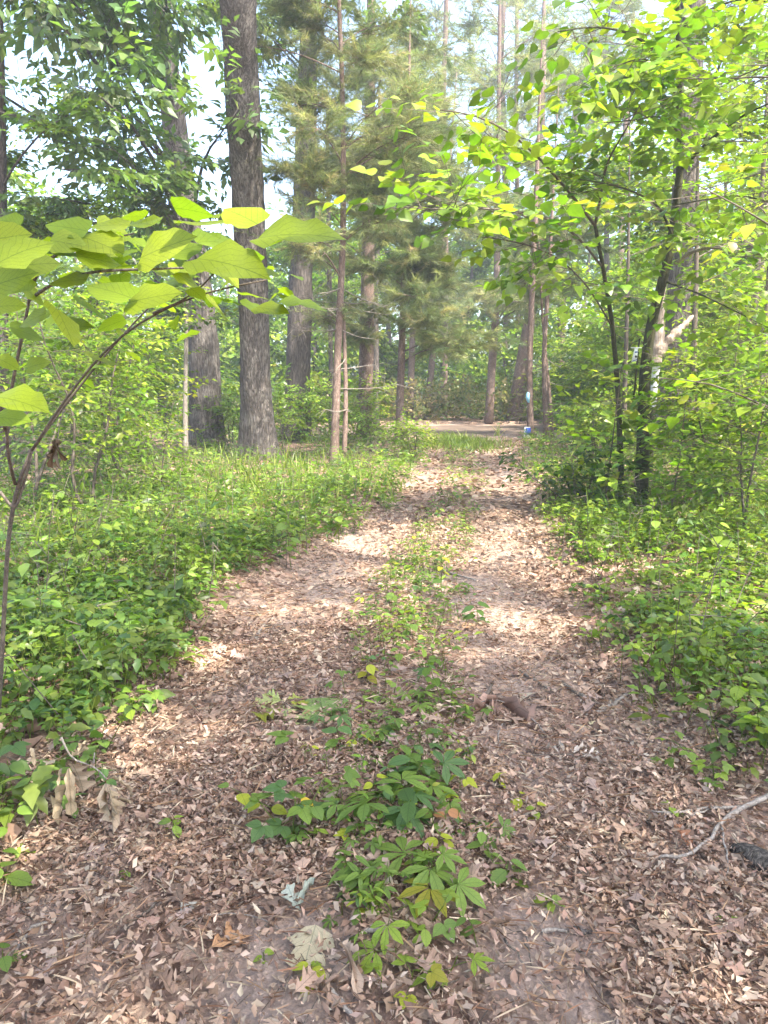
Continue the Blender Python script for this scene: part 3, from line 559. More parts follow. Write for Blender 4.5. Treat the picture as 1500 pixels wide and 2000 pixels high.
# bright grass mound where the track meets the road
x, y = rng.normal(2.1, .55, 2600), rng.normal(20.3, 1.2, 2600); z = hgt(x, y)
Yd = np.stack([rng.normal(size=2600) * .6, rng.normal(size=2600) * .6, np.full(2600, 1.)], 1); place(g, T_BLADE, np.stack([x, y, z], 1), frames(Yd, rng.normal(size=(2600, 3))), rng.uniform(.08, .34, 2600), tints(2600, [(.14, .22, .05), (.1, .18, .04), (.2, .28, .1)]))
o = g.build('ground_cover', M_LEAF); tag(o, 'sparse low plants and grass growing along the middle strip of the track', 'ground cover', kind='stuff')
o = tw.build('plant_stems', M_LEAF); tag(o, 'thin stems of the low plants on the middle strip', 'plant stems', kind='stuff')
g = G(); n = 1700
x = np.r_[rng.normal(-2.3, 1.3, n // 2), rng.uniform(-5, 6, n // 2)]; y = np.r_[rng.normal(12, 2.4, n // 2), rng.uniform(6, 24, n // 2)]; m = (density_side(x, y) > .3) & infov(x, y); x, y = x[m], y[m]; n = len(x)
Yd = np.stack([rng.normal(size=n) * .35, rng.normal(size=n) * .35, np.full(n, 1.)], 1); place(g, T_BLADE, np.stack([x, y, hgt(x, y)], 1), frames(Yd, rng.normal(size=(n, 3))), rng.uniform(.15, .5, n), tints(n, [(.13, .2, .05), (.1, .18, .04), (.2, .26, .09)]))
o = g.build('grass', M_LEAF); tag(o, 'loose tall grass between the low plants of the wood floor', 'grass', kind='stuff')
# brown dry brush and far bushes closing the view behind the road
g = G(); tw = G()
n = 1100; x = rng.uniform(-3.5, 7.5, n); y = rng.uniform(33, 36.5, n); O = np.stack([x, y, hgt(x, y) + rng.random(n) * 1.4], 1)
sprays(g, tw, O, rng.normal(size=(n, 3)) * [1, 1, .8] + [0, 0, .7], .8, 6, .2, T_RHOMB, [(.20, .19, .12), (.14, .18, .07), (.27, .24, .17), (.1, .16, .05), (.22, .22, .13)], .6)
o = g.build('brushwood', M_LEAF); tag(o, 'tangle of half dry brush along the far side of the road', 'brush', kind='stuff')
o = tw.build('brush_twigs', M_TWIG); tag(o, 'dry twigs of the brush along the far side of the road', 'twigs', kind='stuff')
g = G()
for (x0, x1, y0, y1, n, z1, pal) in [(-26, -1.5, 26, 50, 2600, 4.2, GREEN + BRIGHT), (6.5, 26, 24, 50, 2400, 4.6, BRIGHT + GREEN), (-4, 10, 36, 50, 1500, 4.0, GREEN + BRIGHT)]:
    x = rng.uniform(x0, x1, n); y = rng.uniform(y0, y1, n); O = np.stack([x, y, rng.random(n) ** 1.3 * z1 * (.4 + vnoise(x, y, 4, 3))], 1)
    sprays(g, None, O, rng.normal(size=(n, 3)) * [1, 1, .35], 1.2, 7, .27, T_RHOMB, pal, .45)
# solid far mass of the wood
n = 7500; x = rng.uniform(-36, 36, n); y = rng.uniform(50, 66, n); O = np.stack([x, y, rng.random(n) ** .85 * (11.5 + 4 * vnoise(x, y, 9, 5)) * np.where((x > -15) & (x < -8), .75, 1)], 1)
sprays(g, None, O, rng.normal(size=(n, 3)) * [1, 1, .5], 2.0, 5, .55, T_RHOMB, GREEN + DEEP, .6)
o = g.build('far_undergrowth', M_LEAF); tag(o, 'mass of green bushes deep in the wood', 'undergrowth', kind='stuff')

# --- saplings and shrubs, one by one
SAP = [  # px, py, Y, height, spread, leaf size, sprays, palette, label
 (175, 962, 8.5, 2.9, 1.0, .10, 90, GREEN, 'slim forked sapling left of the dark hanging leaf'),
 (330, 1010, 9.5, 1.3, .7, .08, 36, GREEN, 'knee high bush in front of the tall oak'),
 (245, 930, 11, 3.2, 1.3, .11, 110, BRIGHT, 'bushy sapling filling the left wood behind the forked one'),
 (60, 945, 9.5, 3.4, 1.2, .11, 100, GREEN, 'tall sapling near the left edge behind the broad leaved one'),
 (130, 905, 14, 3.6, 1.6, .12, 130, BRIGHT, 'leafy sapling deep on the left under the oak boughs'),
 (270, 890, 16, 2.9, 1.1, .12, 90, BRIGHT, 'wide shrub left of the dark leaning oak'),
 (455, 880, 18.5, 1.8, .7, .12, 45, GREEN, 'small bush between the two left oaks'),
 (225, 880, 19, 4.2, 1.8, .15, 140, GREEN, 'rounded shrub in the left background'),
 (40, 880, 19, 4.4, 1.9, .15, 140, BRIGHT, 'light green shrub at the far left'),
 (545, 870, 18, 1.6, .9, .12, 60, GREEN, 'low bush right behind the tall oak'),
 (610, 865, 20, 1.8, 1.1, .12, 80, GREEN, 'bush at the foot of the dark straight trunk'),
 (725, 880, 17, 1.3, 1.0, .1, 70, GREEN, 'low shrub between the thin pines at the bend'),
 (815, 895, 15.5, .9, .7, .08, 55, BRIGHT, 'small bush on the left bank just before the bend'),
 (690, 860, 23, 2.2, 1.4, .13, 90, BRIGHT, 'shrub behind the slender pine'),
 (1145, 895, 18, 1.2, .8, .11, 60, BRIGHT, 'bush on the right bank past the blue sign'),
 (1155, 925, 14.5, 1.3, .7, .1, 60, BRIGHT, 'light green shrub on the right bank before the mossy stems'),
 (1120, 1010, 8.8, .8, .45, .1, 26, DEEP, 'dark broad leaved shoot hanging over the right track edge'),
 (1185, 885, 20, 2.7, 1.2, .14, 120, BRIGHT, 'tall bush left behind the mossy stems'),
 (1340, 960, 11, 2.3, 1.2, .11, 120, BRIGHT, 'leafy shrub right of the mossy stems'),
 (1420, 1010, 8.8, 2.1, 1.0, .1, 110, BRIGHT, 'shrub with thin dark stems near the right edge'),
 (1470, 1060, 7.2, 1.7, .7, .09, 70, GREEN, 'thin dark stemmed sapling at the right edge'),
 (1400, 900, 17, 4.0, 1.7, .14, 150, BRIGHT, 'tall leafy shrub behind the broken snag'),
 (1480, 920, 14.5, 4.4, 1.5, .13, 150, BRIGHT, 'high shrub at the far right'),
 (1265, 880, 21, 4.4, 1.7, .16, 150, GREEN, 'dense shrub behind the white marker'),
 (1340, 870, 24, 5.5, 2.0, .18, 170, BRIGHT, 'wide shrub in the right background'),
 (1460, 870, 24, 6.5, 2.2, .18, 190, GREEN, 'tall shrub in the right background beside the frame edge'),
 (1120, 850, 28, 4.0, 1.8, .18, 120, GREEN, 'round bush past the pines right of the road'),
 (1180, 860, 26, 6.0, 1.9, .19, 130, BRIGHT, 'high bright bush behind the arching stem'),
 (1400, 860, 30, 8.0, 2.4, .22, 170, BRIGHT, 'very tall bright bush deep in the right wood'),
 (1250, 850, 33, 8.5, 2.4, .24, 150, GREEN, 'tall leafy mass behind the broken snag, deep in the wood'),
 (1110, 822, 37, 2.6, 1.8, .18, 90, GREEN, 'bush on the far roadside right of the pines')]
for (px, py, Y, H, S, ls, ns, pal, lab) in SAP:
    b = at(px, py, Y); b[2] = hgt(b[0], b[1]); root = empty('shrub' if H < 2 or S > 1.3 else 'sapling', b, lab, 'shrub' if H < 2 or S > 1.3 else 'sapling')
    g = G()
    for q in range(2 if H > 1.2 else 3):
        top = b + [rng.normal() * S * .45, rng.normal() * S * .4, H * rng.uniform(.75, 1)]; bb = b + [rng.normal() * .05, rng.normal() * .05, -.05]
        P = spline(limbpath(bb, top, 0, 6, .10), 10); gs = G(); gs.add(*tube(P, np.linspace(.006 + .006 * H, .003, 10), 5, cap=False))
        m = ns // (2 if H > 1.2 else 3); t = .25 + .72 * rng.random(m); idx = t * 9; i0 = np.clip(idx.astype(int), 0, 8); A = P[i0] + (P[i0 + 1] - P[i0]) * (idx - i0)[:, None]
        D = unit(rng.normal(size=(m, 3)) * [1, 1, .25] + [0, 0, .18]); L1 = S * (.25 + .8 * rng.random(m)) * (1.1 - .5 * t); B = A + D * L1[:, None]; gs.add(*prisms(A, B, .004, .002))
        for s_ in (1.0, .6, .3):
            O = A + (B - A) * s_; sprays(g, gs, O, D + rng.normal(size=D.shape) * [.7, .7, .2], ls * 3.2, 6, ls, T_OV4 if Y < 12 else T_RHOMB, pal, .25, .0018, .3)
        gs.build('stem', M_TWIG, root, b)
    tag(g.build('foliage', M_LEAF, root, b), kind='stuff')
# ================================================================== LEAF LITTER
def inpath(x, y): return ((x > xl(y) - .35) & (x < xr(y) + 1.6) & (np.abs(x) < y * .56 + .35)).astype(float)
def lay(g, tpl, x, y, s, pal, tilt=.35, lift=.02, jit=.15):
    n = len(x); z = hgt(x, y) + .004 + lift * rng.random(n); a = rng.random(n) * 6.283
    Yd = np.stack([np.cos(a), np.sin(a), tilt * .6 * rng.normal(size=n)], 1); Z = np.array([0, 0, 1.]) + tilt * rng.normal(size=(n, 3)); T = tints(n, pal, jit, None, .02)
    k = np.where(rng.random(n) < .12, -1, 1)[:, None]; Z = Z * k; P = np.stack([x, y, z], 1); Rm = frames(Yd, Z); w_ = rng.integers(0, len(tpl), n)
    for i, t_ in enumerate(tpl): m = w_ == i; place(g, t_, P[m], Rm[m], s[m], T[m])
def bare(x, y): # thin litter where the sandy ruts and the painted sunlit spots show
    return (1 - .75 * soil_sun(x, y)) * (1 - .7 * smooth(.50, .64, vnoise(x, y, .55, 21) * .6 + vnoise(x, y, 1.7, 22) * .4))
g = G()
x, y = sample(3500, -2.6, 3.2, 1.35, 4.2, lambda x, y: inpath(x, y) * bare(x, y)); lay(g, T_OAKLO, x, y, rng.uniform(.03, .07, len(x)), LITTER, .5, .02)
x, y = sample(95000, -2.6, 3.4, 1.35, 4.6, lambda x, y: inpath(x, y) * (.15 + .85 * bare(x, y))); lay(g, T_SHARD, x, y, .010 + .036 * rng.random(len(x)) ** 1.8, LITTER, .7, .03)
x, y = sample(42000, -1.5, 1.8, 1.35, 2.9, lambda x, y: inpath(x, y) * (.2 + .8 * bare(x, y))); lay(g, T_SHARD, x, y, .008 + .03 * rng.random(len(x)) ** 1.8, LITTER, .8, .034)
x, y = sample(42000, -3, 4.5, 4.2, 9, lambda x, y: inpath(x, y) * bare(x, y)); lay(g, T_SHARD + [T_OV4, T_OV4], x, y, .018 + .055 * rng.random(len(x)) ** 1.6, LITTER, .6, .03)
x, y = sample(3000, 0, 4.5, 4.2, 9, lambda x, y: inpath(x, y) * (x > xr(y) - .3)); lay(g, T_OAKLO, x, y, rng.uniform(.045, .095, len(x)), LITTER, .45, .03)
x, y = sample(12000, -5, 9, 9, 22, lambda x, y: inpath(x, y)); lay(g, T_SHARD, x, y, rng.uniform(.07, .15, len(x)), LITTER, .4, .03)
T_NDL = (np.array([[-.02, 0, 0], [.02, 0, 0], [0, .5, .06], [.01, 1, 0]]), np.array([[0, 1, 2], [1, 3, 2]]), np.zeros((4, 2)))
x, y = sample(16000, -2.2, 2.6, 1.35, 5.5, inpath); lay(g, [T_NDL], x, y, rng.uniform(.03, .10, len(x)), [(.22, .12, .07), (.34, .22, .13), (.14, .08, .05), (.45, .36, .25)], .3, .035)
# among the plants of both banks
x, y = sample(9000, -5, 6, 1.6, 12, lambda x, y: (1 - onpath(x, y)) * infov(x, y, .3)); lay(g, [T_OAKLO[0], T_OV4, T_SHARD[0], T_SHARD[3]], x, y, rng.uniform(.045, .11, len(x)), LITTER, .5, .04)
o = g.build('leaf_litter', M_DRY); tag(o, 'brown broken oak leaves and crumbs covering the path and wood floor', 'leaf litter', kind='stuff')
# loose twigs
n = 900; x, y = sample(n * 3, -2.6, 4, 1.4, 10, inpath); n = len(x); a = rng.random(n) * 6.283; L = rng.uniform(.04, .2, n); P0 = np.stack([x, y, hgt(x, y) + .012], 1)
P1 = P0 + np.stack([np.cos(a) * L, np.sin(a) * L, rng.normal(size=n) * .01], 1); V, F = prisms(P0, P1, rng.uniform(.001, .0035, n), .001); g = G(); g.add(V, F)
x, y = sample(1500, -7, 8, 2.5, 16, lambda x, y: (1 - onpath(x, y)) * infov(x, y)); n = len(x); P0 = np.stack([x, y, hgt(x, y)], 1); P1 = P0 + np.stack([rng.normal(size=n) * .15, rng.normal(size=n) * .15, rng.uniform(.15, .6, n)], 1); P2 = P1 + rng.normal(size=(n, 3)) * [.12, .12, .06]
for A_, B_ in ((P0, P1), (P1, P2)): g.add(*prisms(A_, B_, .0035, .002))
tag(g.build('twig_litter', M_TWIG), 'small dry twigs scattered among the leaves on the path', 'twigs', kind='stuff')

def leafmesh(name, tpl, tint, mat, uv=True):
    V, F, U = tpl; o = link_mesh(name, V, F, mat, np.array(tint), U if uv else None); me = o.data; bpy.data.objects.remove(o); return me
def lmat(P0, P1, up, wid=1.0, roll=0., thick=1.0):
    P0 = np.asarray(P0, float); P1 = np.asarray(P1, float); L = np.linalg.norm(P1 - P0); Yd = (P1 - P0) / L; X = np.cross(Yd, up); X /= np.linalg.norm(X) + 1e-9; Z = np.cross(X, Yd)
    if roll: X, Z = X * math.cos(roll) + Z * math.sin(roll), Z * math.cos(roll) - X * math.sin(roll)
    M = np.eye(4); M[:3, 0] = X * L * wid; M[:3, 1] = Yd * L; M[:3, 2] = Z * L * thick; M[:3, 3] = P0; return Matrix(M.tolist())
UPV = np.array([0, 0, 1.])
# nearest fallen leaves, one by one
OAKM = [leafmesh('fallen_leaf', T_OAK[k], c, M_DRYV) for k in range(6) for c in [LITTER[0], LITTER[1], LITTER[3], LITTER[4], (.33, .235, .19)]]
cand = sample(700, -1.9, 2.6, 1.45, 4.4, lambda x, y: inpath(x, y) * (np.abs(x) < y * .53), 1.2)
for i, (x, y) in enumerate(list(zip(*cand))[:285]):
    right = x > xr(y) - .5
    s = rng.uniform(.055, .12) * (1.15 if right else 1); a = rng.random() * 6.283; z = hgt(x, y) + .022 + .014 * rng.random()
    q_ = int(rng.integers(0, len(OAKM))); ad = ('flat', 'wavy', 'arched', 'rolled', 'cupped', 'curled')[q_ // 5] + ' ' + ('light brown', 'mid brown', 'dark brown', 'reddish brown', 'tan')[q_ % 5]
    o = share('fallen_leaf', OAKM[q_], None, lmat((x, y, z), (x + math.cos(a) * s, y + math.sin(a) * s, z + rng.normal() * .012), UPV + .25 * rng.normal(size=3), 1.0, 0, rng.uniform(.5, 1.2)))
    if right: tag(o, ad + ' lobed leaf in the loose litter along the right edge of the path', 'leaf', 'dry leaves along the right edge')
    elif y < 2.7: tag(o, ad + ' lobed leaf lying on the nearest stretch of the path', 'leaf', 'dry leaves on the nearest stretch of the path')
    else: tag(o, ad + ' lobed leaf on the track just beyond the near plants', 'leaf', 'dry leaves on the track beyond the near plants')
# fallen leaves that stand out
HY = None
def hero(b, t, tpl, wid, tint, label, lift=.02, tl=.02, up=UPV, mat=None, name='fallen_leaf', cat='leaf', par=None, roll=0):
    P0 = gnd(*b) + [0, 0, lift]; P1 = gnd(*t) + [0, 0, tl]
    if HY: P0 = at(*b, HY + .03 * rng.normal()); P1 = at(*t, HY + .04 * rng.normal())
    o = share(name, leafmesh(name, tpl, tint, mat or M_DRYV), None, None); m = lmat(P0, P1, np.asarray(up, float), wid, roll)
    if par is None: o.matrix_local = m; tag(o, label, cat)
    else: o.matrix_local = Matrix.Translation(-Vector(par.location)) @ m; o.parent = par; 
    return o
T_OVH = strip([0, .06, .18, .35, .55, .75, .9, 1], [0, .16, .29, .35, .32, .2, .08, 0], .04, .12, .2, ripple=.05)
TULIP = strip([0, .06, .2, .34, .42, .5, .62, .76, .9, 1], [.01, .2, .42, .5, .40, .26, .36, .42, .2, .08], .12, .05, .08, ripple=.12)
ROLL = strip([0, .1, .3, .5, .7, .9, 1], [.15, .34, .42, .44, .4, .3, .1], .1, 0, .1, roll=7.0)
CURL = strip([0, .12, .24, .4, .52, .66, .8, 1], [.02, .14, .26, .16, .3, .14, .2, .0], .4, .2, .25, roll=9.0, ripple=.3)
hero((617, 1826), (590, 1912), TULIP, .85, (.36, .31, .20), 'large pale yellowish leaf lying under the small seedling at the bottom', .015, .012)
hero((608, 1912), (620, 1948), T_OVH, .9, (.42, .28, .21), 'small pinkish leaf just below the large pale yellowish leaf')
hero((672, 1892), (700, 1968), ROLL, 1.0, (.36, .27, .20), 'rolled up brown leaf forming an open tube near the bottom middle', .05, .03)
hero((404, 1872), (488, 1822), T_OAK[1], 1.0, (.40, .22, .11), 'orange brown lobed leaf left of the large pale leaf', .02, .03)
hero((588, 1800), (560, 1768), T_OAK[2], 1.0, (.26,.28,.23), 'curled silvery leaf piece left of the green clump', .02, .04)
hero((584, 1792), (614, 1752), CURL, .9, (.28,.31,.25), 'silvery green upturned leaf left of the green clump, above its curled twin', .02, .06)
hero((370, 1785), (378, 1812), T_CHIP[:2] + (T_CHIP[2],), .8, (.4, .38, .32), 'small whitish leaf scrap on the left half of the near path')
hero((1305, 1618), (1350, 1658), T_OAK[3], .8, (.42, .20, .11), 'reddish brown folded leaf below the pale branch on the right', .03, .03)
hero((1300, 1772), (1305, 1802), T_OAK[1], 1.0, (.58, .46, .31), 'small straw coloured lobed leaf in the lower right litter')
hero((1400, 1712), (1440, 1738), T_OAK[0], 1.0, (.50, .34, .22), 'light tan leaf beneath the charred log at the right edge')
hero((1460, 1800), (1392, 1826), T_OAK[4], 1.0, (.33, .21, .16), 'large cupped brown leaf in the lower right corner litter', .04, .02)
hero((905, 1238), (918, 1228), T_OAK[0], 1.2, (.55, .33, .18), 'light orange leaf beside the middle strip of plants', .02, .04)
hero((625, 1378), (633, 1424), TULIP, 1.15, (.16, .26, .14), 'fresh blue green lobed leaf right of the fallen oak sprig', .03, .03, mat=M_BIG)
hero((1142, 1418), (1180, 1430), T_OAK[0], 1.0, (.50, .43, .26), 'yellowish lobed leaf on the right track near the thin sticks')
hero((1350, 1290), (1390, 1268), T_OAK[1], 1.0, (.40, .28, .22), 'big brown leaf between the plants of the right bank', .03, .05)
hero((835, 1806), (885, 1790), T_OAK[5], 1.0, (.42,.36,.29), 'bleached papery leaf scrap under the creeper at the bottom')
hero((1040, 1362), (1010, 1370), T_NARROW, 1.0, (.44,.37,.27), 'narrow cream coloured leaf on the right track')
hero((735, 1900), (770, 1886), T_OAK[2], 1.0, (.38,.33,.26), 'bleached crumpled leaf above the lowest seedlings')
def cluster(name, label, cat, origin, leaves, twig=None, tmat=M_TWIG, h=.03, tr=.004):
    b = gnd(*origin); root = empty(name, b, label, cat)
    if twig:
        for tw_ in twig:
            P = np.array([(at(p[0], p[1], HY) if HY else gnd(*p[:2]) + [0, 0, (p[2] if len(p) > 2 else h)]) for p in tw_]); P = spline(P, 8); V, F = tube(P - b, np.linspace(tr, tr * .5, 8), 6); link_mesh('twig', V, F, tmat, None, None, root)
    for (p, q, tpl, wid, tint, l0, l1) in leaves:
        if HY: wid = wid * 1.0
        hero(p, q, tpl, wid, tint, None, l0, l1, UPV + .2 * rng.normal(size=3), M_DRYV if tint[0] > tint[1] else M_BIG, 'leaf', None, root)
    return root
TAN = (.40, .31, .20)
HY = gnd(170, 1640)[1]
cluster('dead_branch', 'broken twig with curled tan dead leaves hanging at the left edge of the path', 'dead branch', (170, 1600),
    [((134, 1500), (141, 1598), CURL, 1.0, TAN, .16, .02), ((132, 1530), (104, 1593), CURL, .8, TAN, .12, .03), ((133, 1483), (92, 1478), T_OAK[1], 1.2, TAN, .15, .13), ((136, 1486), (170, 1530), T_OAK[3], 1.3, (.42, .32, .22), .15, .06),
     ((140, 1478), (165, 1462), T_OAK[2], 1.0, TAN, .15, .2), ((120, 1500), (113, 1530), CURL, .8, TAN, .12, .05), ((206, 1530), (205, 1611), CURL, 1.0, (.48, .38, .27), .12, .03), ((207, 1530), (231, 1617), CURL, 1.0, (.44, .34, .24), .12, .02),
     ((212, 1534), (233, 1600), T_OAK[3], .9, TAN, .11, .03), ((214, 1530), (232, 1548), T_OAK[2], 1.0, TAN, .11, .06), ((232, 1562), (255, 1568), ROLL, .8, TAN, .05, .05), ((215, 1520), (243, 1524), CURL, .8, TAN, .1, .09), ((178, 1446), (150, 1464), CURL, 1., TAN, .16, .12), ((60, 1460), (68, 1492), CURL, 1.2, TAN, .12, .06), ((240, 1530), (264, 1552), CURL, .9, (.4, .3, .2), .1, .02)],
    [[(120, 1440, .2), (140, 1490, .16), (183, 1490, .13), (209, 1522, .12)], [(183, 1490, .13), (185, 1470, .16)]], M_GREY)
HY = None
BR = (.26, .165, .125)
cluster('dead_branch', 'fan of dark brown folded dead leaves on the right track beside the middle strip', 'dead branch', (962, 1378),
    [((962 + (k % 4) * 5, 1380), q, CURL if k % 2 else T_NARROW, .55 if k % 2 else .9, (BR, (.32, .21, .16), (.2, .13, .1))[k % 3], .03, .015) for k, q in enumerate([(976, 1432), (962, 1418), (1007, 1434), (1043, 1400), (1032, 1422), (1066, 1432), (1052, 1414), (895, 1410), (990, 1425), (915, 1398), (1020, 1410)])],
    [[(1068, 1440, .01), (1030, 1400, .03), (962, 1378, .05), (890, 1412, .02)], [(981, 1424, .02), (970, 1445, .015), (980, 1478, .01)]], M_GREY)
hero((878, 1404), (828, 1416), CURL, 1.0, (.48,.38,.26), 'cream coloured curled leaf left of the dark brown leaf fan', .03, .015)
hero((866, 1398), (882, 1420), T_OAK[2], 1.3, (.46,.34,.26), 'crumpled pale pink brown leaf touching the dark brown leaf fan', .03, .04)
GY = (.40, .34, .28)
cluster('dead_branch', 'thin fallen twig with greyish curled leaves across the right track', 'dead branch', (1110, 1480),
    [((1090, 1480), (1062, 1462), CURL, .9, GY, .03, .02), ((1100, 1478), (1088, 1460), CURL, 1., GY, .03, .04), ((1120, 1482), (1150, 1468), CURL, 1., (.5, .43, .36), .03, .04), ((1130, 1484), (1175, 1480), T_OAK[3], .8, (.5, .43, .36), .03, .03), ((1135, 1488), (1185, 1498), CURL, .8, GY, .03, .02), ((1120, 1488), (1140, 1512), T_OAK[1], .8, (.36, .28, .23), .03, .01), ((1150, 1486), (1200, 1500), CURL, .7, (.36, .28, .22), .02, .01), ((1075, 1484), (1052, 1500), CURL, .8, GY, .02, .01)],
    [[(965, 1486, .01), (1040, 1484, .02), (1110, 1482, .03), (1180, 1486, .02)]], M_TWIG)
GG = (.26, .34, .22); OL = (.20, .24, .06)
cluster('oak_sprig', 'fresh green oak sprig with lobed leaves fallen on the left track', 'oak sprig', (545, 1394),
    [((556, 1390), (462, 1418), T_OAK[1], .8, GG, .03, .015), ((558, 1386), (492, 1384), T_OAK[0], .8, (.34, .42, .28), .04, .03), ((556, 1392), (500, 1424), T_OAK[2], .8, OL, .03, .01), ((562, 1390), (606, 1388), T_OAK[4], .9, OL, .04, .03), ((554, 1392), (562, 1430), T_OAK[0], 1.1, (.26, .35, .25), .03, .01), ((560, 1386), (590, 1374), T_OAK[1], .9, (.3, .36, .18), .04, .05), ((550, 1386), (520, 1376), T_OAK[3], .9, (.30, .4, .26), .04, .06)],
    [[(610, 1412, .01), (570, 1396, .03), (552, 1388, .04)]], M_TWIG)
# sticks
def stick(pts, w0, w1, label, mat=M_GREY, name='stick', cat='stick', lift=.014, extra=()):
    P = np.array([gnd(*p) + [0, 0, lift] for p in pts]); b = P[0].copy()
    root = None
    def mk(P, a, c, nm, par=None):
        m = max(5, len(P) * 3); Q = spline(P, m); Q[1:-1] += rng.normal(size=(m - 2, 3)) * [.003, .003, .001]
        s = np.linalg.norm(Q[0] - [0, 0, CAMZ]) / FOC / 2; V, F = tube(Q - b, np.linspace(a * s, c * s, m) * (1 + .05 * rng.normal(size=m)), 7, .06); return link_mesh(nm, V, F, mat, None, None, par)
    if not extra:
        o = mk(P, w0, w1, name); o.location = tuple(b); return tag(o, label, cat)
    root = empty(name, b, label, cat); mk(P, w0, w1, 'stem', root)
    for e in extra: mk(np.array([gnd(*p) + [0, 0, lift] for p in e[0]]), e[1], e[2], 'side_twig', root)
    return root
stick([(1520, 1558), (1451, 1589), (1427, 1597), (1405, 1625), (1383, 1655), (1355, 1674), (1335, 1685), (1282, 1684)], 9, 4, 'forked pale grey branch reaching in from the right edge', M_GREY, 'fallen_branch', 'branch', .03,
      [([(1451, 1587), (1400, 1588), (1360, 1594), (1300, 1603), (1270, 1599)], 6, 3), ([(1408, 1630), (1415, 1665), (1423, 1690), (1418, 1717)], 4, 2), ([(1400, 1590), (1370, 1600), (1345, 1608)], 4, 2)])
stick([(1262, 1612), (1300, 1613), (1340, 1614)], 7, 5, 'short dark stick lying just below the forked pale branch', M_TWIG)
stick([(245, 1827), (275, 1800), (312, 1768)], 6, 5, 'straight dark stick on the near left part of the path', M_TWIG)
stick([(30, 1867), (62, 1814), (110, 1802)], 5, 6, 'thin grey twig with a bent end in the lower left corner')
stick([(643, 1952), (662, 1975), (690, 2010)], 8, 8, 'pale smooth stick cut by the bottom edge of the picture')
stick([(669, 1865), (690, 1852), (709, 1846), (755, 1843)], 6, 9, 'crooked pale twig left of the lowest creeper leaves')
stick([(1057, 1829), (1075, 1824), (1107, 1827)], 7, 5, 'small arched pale twig on the bare patch at the lower right')
stick([(1118, 1820), (1156, 1823)], 10, 8, 'stubby dark brown stick beside the small arched twig', M_DARK)
stick([(985, 1850), (1025, 1897)], 4, 3, 'thin brown twig pointing to the bottom right on the near path', M_TWIG)
stick([(1025, 1825), (1029, 1860), (1037, 1897)], 3, 2, 'hair thin upright twig on the near path', M_TWIG)
stick([(1065, 1850), (1100, 1861), (1157, 1860)], 4, 3, 'thin curved twig under the small arched one', M_TWIG)
stick([(1077, 1553), (1132, 1545)], 5, 4, 'pale twig on the right track level with the yellow green seedlings')
stick([(1015, 1312), (1040, 1328), (1076, 1354)], 7, 4, 'dark twig slanting across the right track, upper of two', M_TWIG)
stick([(1098, 1338), (1130, 1360), (1170, 1383)], 8, 6, 'dark twig slanting across the right track, lower of two', M_TWIG)
stick([(1163, 1402), (1195, 1385), (1228, 1364)], 10, 8, 'lichen spotted stick on the right track edge', M_GREY)
stick([(1397, 1340), (1399, 1375), (1395, 1410), (1380, 1447)], 9, 5, 'pale crooked stick standing among the right bank plants', M_GREY)
stick([(1452, 1166), (1475, 1176), (1520, 1184)], 6, 6, 'pale bare stick near the right edge below the mossy log')
stick([(948, 1368), (962, 1344)], 8, 5, 'short brown stick above the dark leaf fan', M_TWIG)
stick([(498, 1252), (506, 1235), (518, 1222)], 6, 5, 'pale peeled stick on the left track far side', M_GREY)
stick([(860, 1122), (905, 1132), (930, 1140)], 4, 3, 'thin stick in the sunlit patch across the middle strip')
stick([(330, 1838), (400, 1800), (480, 1790), (565, 1837)], 2, 2, 'long dry leaf stalk lying on the left of the near path', M_GREY)
o = stick([(1340, 1112), (1400, 1116), (1450, 1122), (1530, 1132)], 15, 17, 'mossy brown log half hidden in the right bank plants', M_MOSS, 'log', 'log', .03)
# charred log at the right edge
P = spline(np.array([gnd(1425, 1655) + [0, 0, .01], gnd(1470, 1680) + [0, 0, .02], gnd(1600, 1745) + [0, 0, .03]]), 14); V, F = tube(P - P[0], np.r_[.010, .022, .032, .036, np.full(10, .038)] * (1 + .05 * rng.normal(size=14)), 18, .12)
o = link_mesh('rotten_log', V, F, barkmat('charred wood', (.02, .018, .016), (.09, .08, .075), (.45, .38, .3), 30, .3, 1., .7, .015)); o.location = tuple(P[0]); tag(o, 'dark rotten log with pale crumbs at the right edge under the forked branch', 'log')

# ================================================================== SEEDLINGS
def multi(tpl, n, spread, sc_=1.0, cen=.02):
    Vs, Fs, Us = [], [], []; k = 0
    for i in range(n):
        a = (i - (n - 1) / 2) * spread; V, F, U = tpl; s = sc_ * (1 - .18 * abs(i - (n - 1) / 2) / max(1, (n - 1) / 2)); V = V * s; V = V + [0, cen, 0]
        c, s_ = math.cos(a), math.sin(a); V = np.stack([V[:, 0] * c + V[:, 1] * s_, -V[:, 0] * s_ + V[:, 1] * c, V[:, 2] + .02 * i], 1); Vs.append(V); Fs.append(F + k); Us.append(U); k += len(V)
    return np.concatenate(Vs), np.concatenate(Fs), np.concatenate(Us)
T_OVH = strip([0, .06, .18, .35, .55, .75, .9, 1], [0, .16, .29, .35, .32, .2, .08, 0], .04, .12, .2, ripple=.05)
KIND = {'ovate': T_OVH, 'trifoliate': multi(T_OVH, 3, 1.25, .62), 'palmate': multi(strip([0, .15, .35, .6, .8, 1], [0, .07, .15, .18, .10, 0], .15, .2, .25), 5, .84, .8), 'narrow': strip([0, .12, .35, .6, .85, 1], [0, .09, .15, .13, .05, 0], 0, .2, .25), 'tooth': T_TOOTH}
LC = {'green': (.11, .20, .065), 'mid': (.14, .24, .07), 'light': (.19, .30, .07), 'yellow': (.55, .45, .06), 'lime': (.30, .38, .06), 'dark': (.06, .125, .05), 'blue': (.08, .165, .085), 'pink': (.36, .20, .15), 'red': (.34, .09, .08), 'olive': (.20, .22, .04)}
LM = {}
